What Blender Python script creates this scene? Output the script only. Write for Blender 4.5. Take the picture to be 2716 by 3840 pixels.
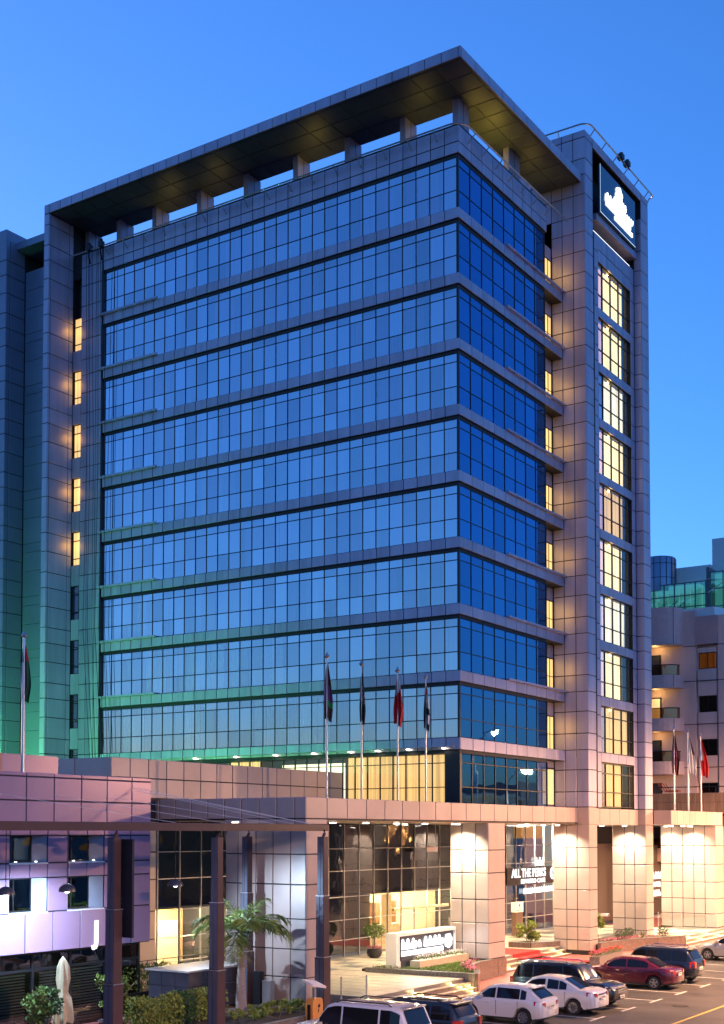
import bpy, bmesh, math, random
from mathutils import Vector, Matrix
R = math.radians
rnd = random.Random(7)
for o in list(bpy.data.objects): bpy.data.objects.remove(o)
scene = bpy.context.scene
COL = scene.collection

# ------------------------------------------------------------------ camera
CAM = Vector((-56.194, -31.175, 7.4)); YAW = 0.5818; PIT = 0.0387
cam_d = bpy.data.cameras.new('camera'); cam = bpy.data.objects.new('camera', cam_d); COL.objects.link(cam)
fw = Vector((math.cos(YAW)*math.cos(PIT), math.sin(YAW)*math.cos(PIT), math.sin(PIT)))
rt = Vector((math.sin(YAW), -math.cos(YAW), 0)); up = rt.cross(fw)
m = Matrix((rt, up, -fw)).transposed().to_4x4(); m.translation = CAM; cam.matrix_world = m
cam_d.sensor_fit = 'HORIZONTAL'; cam_d.sensor_width = 36; cam_d.lens = 4788.85/2716*36
cam_d.shift_x = -0.0031; cam_d.shift_y = 0.3749; cam_d.clip_end = 3000
scene.camera = cam

# ------------------------------------------------------------------ sky, sun, exposure
SUN_DIR = Vector((0.30, 0.95, 0)).normalized(); SUN_EL = R(2.0)
SUN_STRENGTH = 0.3; SKY_STRENGTH = 0.15
world = bpy.data.worlds.new('World'); scene.world = world; world.use_nodes = True
wn = world.node_tree.nodes; wl = world.node_tree.links
sky = wn.new('ShaderNodeTexSky'); sky.sky_type = 'NISHITA'; sky.sun_disc = False
sky.sun_elevation = SUN_EL; sky.sun_rotation = math.atan2(SUN_DIR.x, SUN_DIR.y)
sky.altitude = 0; sky.air_density = 1.0; sky.dust_density = 0.5; sky.ozone_density = 4.8
hs = wn.new('ShaderNodeHueSaturation'); hs.inputs['Saturation'].default_value = 1.0
tint = wn.new('ShaderNodeMix'); tint.data_type = 'RGBA'; tint.blend_type = 'MULTIPLY'; tint.inputs['Factor'].default_value = 1.0; tint.inputs['B'].default_value = (1.02, 0.90, 1.0, 1)
wl.new(sky.outputs[0], hs.inputs['Color']); wl.new(hs.outputs[0], tint.inputs['A']); wl.new(tint.outputs['Result'], wn['Background'].inputs[0])
wn['Background'].inputs[1].default_value = SKY_STRENGTH
sd = bpy.data.lights.new('sun', 'SUN'); sd.energy = SUN_STRENGTH; sd.angle = R(25); sd.color = (1.0, 0.80, 0.78)
sun = bpy.data.objects.new('sun', sd); COL.objects.link(sun)
sv = Vector((SUN_DIR.x*math.cos(SUN_EL), SUN_DIR.y*math.cos(SUN_EL), math.sin(SUN_EL)))
sun.rotation_euler = sv.to_track_quat('Z', 'Y').to_euler(); sun.location = (-60, -60, 60)
vs = scene.view_settings; vs.view_transform = 'Standard'; vs.look = 'None'; vs.gamma = 1; vs.exposure = 2.75
scene.render.resolution_x = 724; scene.render.resolution_y = 1024

# ------------------------------------------------------------------ materials
MATS = {}
LS = 0.23; ES = 0.22   # lamp and glow levels under this exposure
def mat(name, col, rough=0.5, metal=0.0, noise=0.0, nscale=3.0, var=0.0, bump=0.0, bscale=40, spec=0.5, coat=0.0, stretch=None, emit=None, estr=0.0):
    if name in MATS: return MATS[name]
    M = bpy.data.materials.new(name); M.use_nodes = True; nt = M.node_tree; b = nt.nodes['Principled BSDF']
    b.inputs['Base Color'].default_value = (*col, 1); b.inputs['Roughness'].default_value = rough; b.inputs['Metallic'].default_value = metal
    b.inputs['Specular IOR Level'].default_value = spec; b.inputs['Coat Weight'].default_value = coat; b.inputs['Coat Roughness'].default_value = 0.05
    if noise or var:
        src = None
        val = nt.nodes.new('ShaderNodeMath'); val.operation = 'ADD'; val.inputs[0].default_value = 0; val.inputs[1].default_value = 1
        if noise:
            tc = nt.nodes.new('ShaderNodeTexCoord'); mp = nt.nodes.new('ShaderNodeMapping'); nz = nt.nodes.new('ShaderNodeTexNoise')
            geo = nt.nodes.new('ShaderNodeNewGeometry')
            nt.links.new(geo.outputs['Position'], mp.inputs[0])
            if stretch: mp.inputs['Scale'].default_value = stretch
            nt.links.new(mp.outputs[0], nz.inputs['Vector']); nz.inputs['Scale'].default_value = nscale; nz.inputs['Detail'].default_value = 6
            mr = nt.nodes.new('ShaderNodeMapRange'); mr.inputs[1].default_value = 0.25; mr.inputs[2].default_value = 0.75
            mr.inputs[3].default_value = -noise; mr.inputs[4].default_value = noise
            nt.links.new(nz.outputs['Fac'], mr.inputs[0]); nt.links.new(mr.outputs[0], val.inputs[0])
        last = val
        if var:
            oi = nt.nodes.new('ShaderNodeObjectInfo'); mr2 = nt.nodes.new('ShaderNodeMapRange')
            mr2.inputs[3].default_value = -var; mr2.inputs[4].default_value = var
            nt.links.new(oi.outputs['Random'], mr2.inputs[0])
            ad = nt.nodes.new('ShaderNodeMath'); ad.operation = 'ADD'; nt.links.new(val.outputs[0], ad.inputs[0]); nt.links.new(mr2.outputs[0], ad.inputs[1]); last = ad
        vm = nt.nodes.new('ShaderNodeVectorMath'); vm.operation = 'SCALE'; vm.inputs[0].default_value = col
        nt.links.new(last.outputs[0], vm.inputs['Scale']); nt.links.new(vm.outputs[0], b.inputs['Base Color'])
    if bump:
        nb = nt.nodes.new('ShaderNodeTexNoise'); nb.inputs['Scale'].default_value = bscale; nb.inputs['Detail'].default_value = 4
        geo2 = nt.nodes.new('ShaderNodeNewGeometry'); nt.links.new(geo2.outputs['Position'], nb.inputs['Vector'])
        bp_ = nt.nodes.new('ShaderNodeBump'); bp_.inputs['Strength'].default_value = bump; bp_.inputs['Distance'].default_value = 0.02
        nt.links.new(nb.outputs['Fac'], bp_.inputs['Height']); nt.links.new(bp_.outputs[0], b.inputs['Normal'])
    if emit:
        b.inputs['Emission Color'].default_value = (*emit, 1); b.inputs['Emission Strength'].default_value = estr
    MATS[name] = M
    return M
def glass(name, refl, tint, rmin=0.35, rmax=1.0, rough=0.015, wob=0.0, var=0.0):
    """coated pane: mirror part by facing angle over a tinted see-through part"""
    M = bpy.data.materials.new(name); M.use_nodes = True; nt = M.node_tree
    for n in list(nt.nodes): nt.nodes.remove(n)
    out = nt.nodes.new('ShaderNodeOutputMaterial'); mix = nt.nodes.new('ShaderNodeMixShader')
    tr = nt.nodes.new('ShaderNodeBsdfTransparent'); tr.inputs[0].default_value = (*tint, 1)
    gl = nt.nodes.new('ShaderNodeBsdfGlossy'); gl.inputs[0].default_value = (*refl, 1); gl.inputs['Roughness'].default_value = rough
    lw = nt.nodes.new('ShaderNodeFresnel'); lw.inputs[0].default_value = 1.5
    mr = nt.nodes.new('ShaderNodeMapRange'); mr.inputs[1].default_value = 0.04; mr.inputs[2].default_value = 1.0; mr.inputs[3].default_value = rmin; mr.inputs[4].default_value = rmax
    nt.links.new(lw.outputs[0], mr.inputs[0]); fac = mr.outputs[0]
    if var:   # mirror share differs at random from pane to pane
        oi = nt.nodes.new('ShaderNodeObjectInfo'); g0 = nt.nodes.new('ShaderNodeNewGeometry'); ad = nt.nodes.new('ShaderNodeMath'); fr = nt.nodes.new('ShaderNodeMath'); fr.operation = 'FRACT'
        nt.links.new(oi.outputs['Random'], ad.inputs[0]); nt.links.new(g0.outputs['Random Per Island'], ad.inputs[1]); nt.links.new(ad.outputs[0], fr.inputs[0])
        m2 = nt.nodes.new('ShaderNodeMapRange'); m2.inputs[3].default_value = -var; m2.inputs[4].default_value = var; nt.links.new(fr.outputs[0], m2.inputs[0])
        a2 = nt.nodes.new('ShaderNodeMath'); a2.use_clamp = True; nt.links.new(fac, a2.inputs[0]); nt.links.new(m2.outputs[0], a2.inputs[1]); fac = a2.outputs[0]
    nt.links.new(fac, mix.inputs[0])
    nt.links.new(tr.outputs[0], mix.inputs[1]); nt.links.new(gl.outputs[0], mix.inputs[2]); nt.links.new(mix.outputs[0], out.inputs[0])
    if wob:
        nb = nt.nodes.new('ShaderNodeTexNoise'); nb.inputs['Scale'].default_value = 0.9; nb.inputs['Detail'].default_value = 1
        g2 = nt.nodes.new('ShaderNodeNewGeometry'); nt.links.new(g2.outputs['Position'], nb.inputs['Vector'])
        bp_ = nt.nodes.new('ShaderNodeBump'); bp_.inputs['Strength'].default_value = wob; bp_.inputs['Distance'].default_value = 0.05
        nt.links.new(nb.outputs['Fac'], bp_.inputs['Height']); nt.links.new(bp_.outputs[0], gl.inputs['Normal'])
    MATS[name] = M
    return M
def emis(name, col, s):
    if name in MATS: return MATS[name]
    M = bpy.data.materials.new(name); M.use_nodes = True; nt = M.node_tree
    b = nt.nodes['Principled BSDF']; b.inputs['Base Color'].default_value = (*[min(1, c*.6) for c in col], 1)
    b.inputs['Emission Color'].default_value = (*col, 1); b.inputs['Emission Strength'].default_value = s*ES
    MATS[name] = M
    return M
def lit_curtain(name, col, s, folds=9.0, axis='X'):
    """sheer curtain with a lit room behind it: vertical folds, brighter in the middle of each fold"""
    M = bpy.data.materials.new(name); M.use_nodes = True; nt = M.node_tree; b = nt.nodes['Principled BSDF']
    geo = nt.nodes.new('ShaderNodeNewGeometry'); mp = nt.nodes.new('ShaderNodeMapping'); nz = nt.nodes.new('ShaderNodeTexNoise')
    mp.inputs['Scale'].default_value = (folds, folds, 0.12)
    nt.links.new(geo.outputs['Position'], mp.inputs[0]); nt.links.new(mp.outputs[0], nz.inputs['Vector'])
    nz.inputs['Scale'].default_value = 1.0; nz.inputs['Detail'].default_value = 3
    mr = nt.nodes.new('ShaderNodeMapRange'); mr.inputs[1].default_value = .3; mr.inputs[2].default_value = .7; mr.inputs[3].default_value = 0.45*s*ES; mr.inputs[4].default_value = 1.2*s*ES
    nt.links.new(nz.outputs['Fac'], mr.inputs[0]); nt.links.new(mr.outputs[0], b.inputs['Emission Strength'])
    b.inputs['Base Color'].default_value = (.6, .52, .38, 1); b.inputs['Emission Color'].default_value = (*col, 1); b.inputs['Roughness'].default_value = .9
    MATS[name] = M
    return M

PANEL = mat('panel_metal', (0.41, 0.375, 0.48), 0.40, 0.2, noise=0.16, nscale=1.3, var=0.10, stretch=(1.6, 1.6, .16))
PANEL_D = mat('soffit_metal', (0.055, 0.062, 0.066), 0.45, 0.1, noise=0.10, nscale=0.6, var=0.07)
PANEL_P = mat('panel_lamp_pink', (0.42, 0.33, 0.30), 0.40, 0.15, noise=0.12, nscale=0.6, var=0.05)  # tower cladding again, with street-lamp pink put into the base colour
PANEL_C = mat('panel_cream', (0.52, 0.44, 0.34), 0.32, 0.1, noise=0.05, nscale=0.8, var=0.04)
PANEL_J = mat('panel_violet', (0.29, 0.19, 0.31), 0.30, 0.2, noise=0.08, nscale=0.7, var=0.06)
PANEL_G = mat('panel_grey_blue', (0.20, 0.22, 0.30), 0.35, 0.25, noise=0.1, nscale=0.5, var=0.05)
JOINT = mat('joint_black', (0.012, 0.012, 0.015), 0.6)
FRAME = mat('frame_black', (0.015, 0.016, 0.02), 0.35, 0.3)
STEEL = mat('steel', (0.5, 0.5, 0.52), 0.3, 0.8, noise=0.05)
WHITE = mat('white_paint', (0.75, 0.73, 0.70), 0.45, noise=0.04)
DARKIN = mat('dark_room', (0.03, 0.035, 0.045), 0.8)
CURTAIN = mat('sheer_curtain', (0.80, 0.80, 0.80), 0.9, noise=0.12, nscale=2.0, stretch=(8, 8, .2))
BROWNST = mat('brown_steel', (0.075, 0.04, 0.042), 0.4, 0.2, noise=0.15, nscale=2)
SLATE = mat('slate_steel', (0.09, 0.10, 0.14), 0.35, 0.2, noise=0.12, nscale=2)
GRANITE = mat('granite', (0.16, 0.11, 0.09), 0.3, noise=0.45, nscale=9, var=0.1, bump=0.1, bscale=60)
GRANITE_D = mat('granite_grey', (0.15, 0.14, 0.13), 0.35, noise=0.45, nscale=10, var=0.1)
PAVE_L = mat('paving_cream', (0.50, 0.43, 0.32), 0.4, noise=0.15, nscale=3, var=0.10)
PAVE_D = mat('paving_grey', (0.17, 0.16, 0.145), 0.4, noise=0.2, nscale=3, var=0.12)
REDPAVE = mat('red_paving', (0.36, 0.105, 0.085), 0.5, noise=0.25, nscale=1.2, bump=.15, bscale=14)
CARPET = mat('red_carpet', (0.42, 0.015, 0.015), 0.9, noise=0.1, nscale=4)
ASPHALT = mat('asphalt', (0.060, 0.054, 0.052), 0.55, noise=0.55, nscale=.55, bump=.35, bscale=70, stretch=(1, .5, 1))
MARK = mat('road_paint', (0.62, 0.60, 0.56), 0.6, noise=0.25, nscale=7)
MARKY = mat('road_paint_yellow', (0.60, 0.42, 0.08), 0.6, noise=0.25, nscale=7)
KERB = mat('kerb_stone', (0.32, 0.30, 0.28), 0.6, noise=0.2, nscale=4, var=.1)
GLASS_T = glass('tower_glass', (0.84, 0.87, 1.0), (0.86, 0.68, 0.90), 0.57, 1.0, 0.012, wob=0.06, var=.10)
GLASS_TR = glass('tower_glass_dark_side', (0.16, 0.50, 1.0), (0.45, 0.50, 0.60), 0.42, 1.0, 0.012, wob=0.06, var=.05)  # tower glass darkened: dimmer street-side sky reflection put into its colour
GLASS_C = glass('clear_glass', (0.9, 0.95, 1.0), (0.86, 0.90, 0.90), 0.10, 1.0, 0.01)
GLASS_D = glass('lobby_glass', (0.62, 0.66, 0.72), (0.55, 0.52, 0.48), 0.14, 1.0, 0.02, wob=0.25)
GLASS_R = glass('railing_glass', (0.9, 0.95, 1.0), (0.93, 0.96, 0.94), 0.05, 1.0, 0.01)
GLASS_TEAL = glass('teal_glass', (0.55, 0.85, 0.62), (0.35, 0.75, 0.65), 0.35, 1.0, 0.03, wob=.1)
GLASS_B = glass('bronze_glass', (0.55, 0.42, 0.30), (0.35, 0.24, 0.14), 0.25, 1.0, 0.03, wob=.3)
WARMC = lit_curtain('curtain_lit_warm', (1.0, 0.58, 0.18), 0.80, 7)
WARMW = lit_curtain('curtain_lit_pale', (1.0, 0.74, 0.34), 1.4, 8)
LAMPW = emis('lamp_white', (1.0, 0.90, 0.72), 14)
LAMPC = emis('lamp_cool', (0.85, 0.92, 1.0), 14)
LAMPY = emis('lamp_amber', (1.0, 0.62, 0.16), 10)
SIGNW = emis('sign_white', (0.93, 0.97, 1.0), 1.8)
SIGNP = emis('sign_plain', (0.93, 0.95, 1.0), 1.2)

# ------------------------------------------------------------------ mesh helpers
class MB:
    def __init__(s): s.v = []; s.f = []; s.mi = []; s.m = 0
    def face(s, *idx): s.f.append(tuple(idx)); s.mi.append(s.m)
    def poly(s, pts):
        n = len(s.v); s.v += [tuple(p) for p in pts]; s.face(*range(n, n+len(pts)))
    def box(s, x0, x1, y0, y1, z0, z1):
        n = len(s.v)
        s.v += [(x0,y0,z0),(x1,y0,z0),(x1,y1,z0),(x0,y1,z0),(x0,y0,z1),(x1,y0,z1),(x1,y1,z1),(x0,y1,z1)]
        for f in ((0,3,2,1),(4,5,6,7),(0,1,5,4),(1,2,6,5),(2,3,7,6),(3,0,4,7)): s.face(*[n+i for i in f])
        return s
    def cbox(s, x0, x1, y0, y1, z0, z1, b=0.02):
        """box with bevelled vertical and top edges"""
        p = [(x0+b,y0),(x1-b,y0),(x1,y0+b),(x1,y1-b),(x1-b,y1),(x0+b,y1),(x0,y1-b),(x0,y0+b)]
        q = [(x0+2*b,y0+b),(x1-2*b,y0+b),(x1-b,y0+2*b),(x1-b,y1-2*b),(x1-2*b,y1-b),(x0+2*b,y1-b),(x0+b,y1-2*b),(x0+b,y0+2*b)]
        s.loft([[(a, c, z0) for a, c in p], [(a, c, z1-b) for a, c in p], [(a, c, z1) for a, c in q]], True)
        return s
    def prism(s, pts, z0, z1):
        n = len(s.v); k = len(pts)
        zf0 = z0 if callable(z0) else (lambda x, y: z0); zf1 = z1 if callable(z1) else (lambda x, y: z1)
        s.v += [(x, y, zf0(x, y)) for x, y in pts] + [(x, y, zf1(x, y)) for x, y in pts]
        s.face(*[n+i for i in reversed(range(k))]); s.face(*[n+k+i for i in range(k)])
        for i in range(k): j = (i+1) % k; s.face(n+i, n+j, n+k+j, n+k+i)
        return s
    def loft(s, rings, cap=True, closed=True):
        n = len(s.v); k = len(rings[0])
        for r in rings: s.v += [tuple(p) for p in r]
        for a in range(len(rings)-1):
            for i in range(k if closed else k-1):
                j = (i+1) % k; s.face(n+a*k+i, n+a*k+j, n+(a+1)*k+j, n+(a+1)*k+i)
        if cap and closed:
            s.face(*[n+i for i in reversed(range(k))]); s.face(*[n+(len(rings)-1)*k+i for i in range(k)])
        return s
    def tube(s, pts, r, n=8, cap=True):
        pts = [Vector(p) for p in pts]; rs = r if isinstance(r, (list, tuple)) else [r]*len(pts); rings = []
        for i, p in enumerate(pts):
            d = (pts[min(i+1, len(pts)-1)] - pts[max(i-1, 0)])
            if d.length < 1e-9: d = Vector((0,0,1))
            d.normalize(); a = Vector((0,0,1)) if abs(d.z) < .9 else Vector((1,0,0))
            u = d.cross(a).normalized(); w = d.cross(u)
            rings.append([p + (u*math.cos(t) + w*math.sin(t))*rs[i] for t in [2*math.pi*q/n for q in range(n)]])
        return s.loft(rings, cap)
    def lathe(s, prof, c=(0,0,0), n=16, cap=True):
        return s.loft([[(c[0]+r*math.cos(2*math.pi*q/n), c[1]+r*math.sin(2*math.pi*q/n), c[2]+z) for q in range(n)] for r, z in prof], cap)
    def mesh(s, name, mats):
        me = bpy.data.meshes.new(name); me.from_pydata(s.v, [], s.f)
        for M in (mats if isinstance(mats, (list, tuple)) else [mats]): me.materials.append(M)
        if any(s.mi): me.polygons.foreach_set('material_index', s.mi)
        me.update(); return me
    def build(s, name, mats, parent=None, smooth=False, loc=None):
        me = s.mesh(name, mats)
        if smooth:
            me.polygons.foreach_set('use_smooth', [True]*len(me.polygons))
            try: me.set_sharp_from_angle(angle=R(40))
            except Exception: pass
        return link(name, me, parent, loc)
def link(name, me, parent=None, loc=None, rot=None, scale=None):
    o = bpy.data.objects.new(name, me); COL.objects.link(o)
    if parent is not None: o.parent = parent
    if loc is not None: o.location = loc
    if rot is not None: o.rotation_euler = rot
    if scale is not None: o.scale = scale
    return o
def thing(name, label, cat, loc=(0,0,0), rz=0.0, group=None):
    o = bpy.data.objects.new(name, None); COL.objects.link(o); o.location = loc; o.rotation_euler = (0,0,rz); o.empty_display_size = .3
    return tag(o, label, cat, group)
def tag(o, label, cat, group=None):
    o['label'] = label; o['category'] = cat
    if group: o['group'] = group
    return o
def struct(o, label=None):
    o['kind'] = 'structure'
    if label: o['label'] = label
    return o
def part(name, mats, parent, fn, smooth=False):
    b = MB(); fn(b); return b.build(name, mats, parent, smooth)
def bx(name, mats, parent, *d):
    b = MB(); b.box(*d); return b.build(name, mats, parent)

ROT = {'X-': (0, 0, R(-90)), 'Y-': (0, 0, 0), 'Z-': (R(90), 0, 0), 'Z+': (R(-90), 0, 0), 'X+': (0, 0, R(90)), 'Y+': (0, 0, R(180))}
PM = {}
def panel_mesh(w, h, t, M, open_back=False):
    """a sheet standing in the xz plane, front at y=0 (facing -y), with a small chamfer"""
    k = (round(w, 2), round(h, 2), t, M.name, open_back)
    if k in PM: return PM[k]
    b = MB(); c = min(.012, w*.1, h*.1); x, z = w/2, h/2
    r0 = [(-x, t, -z), (x, t, -z), (x, t, z), (-x, t, z)]; r1 = [(-x, c, -z), (x, c, -z), (x, c, z), (-x, c, z)]
    r2 = [(-x+c, 0, -z+c), (x-c, 0, -z+c), (x-c, 0, z-c), (-x+c, 0, z-c)]
    b.v = r0 + r1 + r2
    for a in (0, 4):
        for i in range(4): j = (i+1) % 4; b.face(a+i, a+j, a+4+j, a+4+i)
    b.face(8, 9, 10, 11)
    if not open_back: b.face(3, 2, 1, 0)
    PM[k] = b.mesh('panel', M); return PM[k]
class Pieces:
    """alike sheets of one part on one thing: the 300 that show largest are objects, the rest one 'stuff' part"""
    def __init__(s, name, M, parent, t=.03, gap=.045, glassy=False, tilt=0.0, limit=300):
        s.name, s.M, s.parent, s.t, s.gap, s.g, s.tilt, s.limit = name, M, parent, t, gap, glassy, tilt, limit; s.items = []
    def add(s, n, plane, u0, u1, v0, v1, parent=None, M=None, gap=None):
        g = s.gap if gap is None else gap
        w, h = u1-u0-g, v1-v0-g; u, v = (u0+u1)/2, (v0+v1)/2
        if w <= .02 or h <= .02: return
        c = {'X': (plane, u, v), 'Y': (u, plane, v), 'Z': (u, v, plane)}[n[0]]
        d = Vector(c) - CAM; nv = {'X': Vector((1,0,0)), 'Y': Vector((0,1,0)), 'Z': Vector((0,0,1))}[n[0]]
        s.items.append((w*h*abs(nv.dot(d))/d.length**3, c, w, h, n, parent or s.parent, M or s.M))
    def grid(s, n, plane, us, vs_, **k):
        for i in range(len(us)-1):
            for j in range(len(vs_)-1): s.add(n, plane, us[i], us[i+1], vs_[j], vs_[j+1], **k)
    def flush(s):
        s.items.sort(key=lambda q: -q[0])
        rest = {}
        for i, (a, c, w, h, n, par, M) in enumerate(s.items):
            r = ROT[n]; rot = (r[0]+rnd.uniform(-s.tilt, s.tilt), r[1], r[2]+rnd.uniform(-s.tilt, s.tilt))
            if i < s.limit: link(s.name, panel_mesh(w, h, s.t, M, s.g), par, c, rot)
            else: rest.setdefault(M.name, []).append((c, w, h, rot))
        for k, L in rest.items():
            b = MB()
            from mathutils import Euler
            for c, w, h, rot in L:
                me = panel_mesh(w, h, s.t, MATS[k], s.g); mw = Matrix.Translation(c) @ Euler(rot).to_matrix().to_4x4(); n0 = len(b.v)
                b.v += [tuple(mw @ v.co) for v in me.vertices]
                for p in me.polygons: b.face(*[n0+i for i in p.vertices])
            o = b.build('remaining_' + s.name + 's', MATS[k], s.parent); o['kind'] = 'stuff'
def lin(a, b, n): return [a+(b-a)*i/n for i in range(n+1)]
def spot(name, parent, loc, target, power, col, size=R(90), blend=.6, rad=.05):
    d = bpy.data.lights.new(name, 'SPOT'); d.energy = power*LS; d.color = col; d.spot_size = size; d.spot_blend = blend; d.shadow_soft_size = rad
    o = bpy.data.objects.new(name, d); COL.objects.link(o); o.parent = parent; o.location = loc
    o.rotation_euler = (Vector(loc)-Vector(target)).to_track_quat('Z', 'Y').to_euler(); return o
def point(name, parent, loc, power, col, rad=.1):
    d = bpy.data.lights.new(name, 'POINT'); d.energy = power*LS; d.color = col; d.shadow_soft_size = rad
    o = bpy.data.objects.new(name, d); COL.objects.link(o); o.parent = parent; o.location = loc; return o
def text_mesh(body, size, depth=.02, mats=None, font_shear=0, offset=0.0, align='LEFT'):
    cu = bpy.data.curves.new('t', 'FONT'); cu.body = body; cu.size = size; cu.extrude = depth/2; cu.shear = font_shear; cu.offset = offset; cu.align_x = align
    cu.resolution_u = 3
    ob = bpy.data.objects.new('t', cu); COL.objects.link(ob)
    dg = bpy.context.evaluated_depsgraph_get(); me = bpy.data.meshes.new_from_object(ob.evaluated_get(dg))
    bpy.data.objects.remove(ob); bpy.data.curves.remove(cu)
    me.materials.clear(); me.materials.append(mats); return me
# ================================================================== ground
def gz(x, y=0): return 0.06 + 0.30*min(1, max(0, (x-2)/9.0))
o = part('ground', ASPHALT, None, lambda b: b.poly([(-1500,-1500,0),(1500,-1500,0),(1500,1500,0),(-1500,1500,0)])); struct(o)
b = MB()
xs = lin(-60, 70, 65)
for i in range(65):
    x0, x1 = xs[i], xs[i+1]
    b.poly([(x0,-5.0,gz(x0)*.35+.09),(x1,-5.0,gz(x1)*.35+.09),(x1,-3.2,gz(x1)),(x0,-3.2,gz(x0))])
    b.poly([(x0,-3.2,gz(x0)),(x1,-3.2,gz(x1)),(x1,8,gz(x1)),(x0,8,gz(x0))])
pavement = struct(b.build('pavement', REDPAVE)); 
for i in range(44):
    x0 = -52+i*2.0; b = MB(); b.cbox(x0+.012, x0+1.988, -5.25, -5.003, 0, .135, .02); b.build('kerb_stone', KERB, pavement)
marks = [-31.6, -28.3, -25.0, -21.6, -18.3, -15.0, -11.65, -8.33, -5.03, -1.81, 1.39, 4.85, 8.2, 11.5, 14.8, 18.1, 21.4]
b = MB()
for i, x in enumerate(marks):
    b.poly([(x-.06,-10.75,.005),(x+.06,-10.75,.005),(x+.06,-5.6,.005),(x-.06,-5.6,.005)])
    b.poly([(x-.75,-10.87,.005),(x+.75,-10.87,.005),(x+.75,-10.752,.005),(x-.75,-10.752,.005)])
struct(b.build('parking_markings', MARK))
b = MB()
for i in range(30):
    x = -60+i*6; b.poly([(x,-17.55,.005),(x+3,-17.55,.005),(x+3,-17.40,.005),(x,-17.40,.005)])
    b.poly([(x,-21.05,.005),(x+3,-21.05,.005),(x+3,-20.90,.005),(x,-20.90,.005)])
struct(b.build('lane_markings', MARK))
o = part('edge_line', MARKY, None, lambda b: [b.poly([(-80,y,.005),(120,y,.005),(120,y+.13,.005),(-80,y+.13,.005)]) for y in (-13.9, -24.6)]); struct(o)

# ================================================================== the hotel
Z0 = 42.25; FH = 3.4
def zk(k): return Z0-FH*k
H = thing('hotel_building', 'ten storey blue glass hotel with grey metal bands, overhanging roof slab and portico', 'hotel')
def rows(lo, hi):
    s = {lo, hi}
    for k in range(-3, 14):
        for d in (.58, -.58, -1.86):
            z = zk(k)+d
            if lo+.25 < z < hi-.25: s.add(z)
    return sorted(s)
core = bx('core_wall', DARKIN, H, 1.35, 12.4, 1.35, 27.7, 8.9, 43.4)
WARMS = lit_curtain('curtain_lit_gold', (1.0, .60, .15), .95, 6)
NU = 30; YL = 25.15; UL = lin(0, YL, NU); UR = [0, 1.35] + lin(1.35, 12.6, 9)[1:]
URG = lin(0.12, 10.36, 8); ULG = lin(0.12, YL, NU)
spand = Pieces('spandrel_panel', PANEL, H); panes = Pieces('glass_pane', GLASS_T, H, t=.02, gap=.03, glassy=True, tilt=.0022)
def Lring(b, d, w, z0, z1, x1=12.6, y1=27.75):
    b.prism([(d, d), (x1, d), (x1, w), (w, w), (w, y1), (d, y1)], z0, z1)
CURTAIN2 = mat('sheer_curtain_mid', (.52, .53, .56), .9, noise=.2, nscale=2.0, stretch=(8, 8, .2)); CURTAIN3 = mat('drape_grey', (.22, .24, .28), .9, noise=.2, nscale=2.0, stretch=(8, 8, .2))
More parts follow.
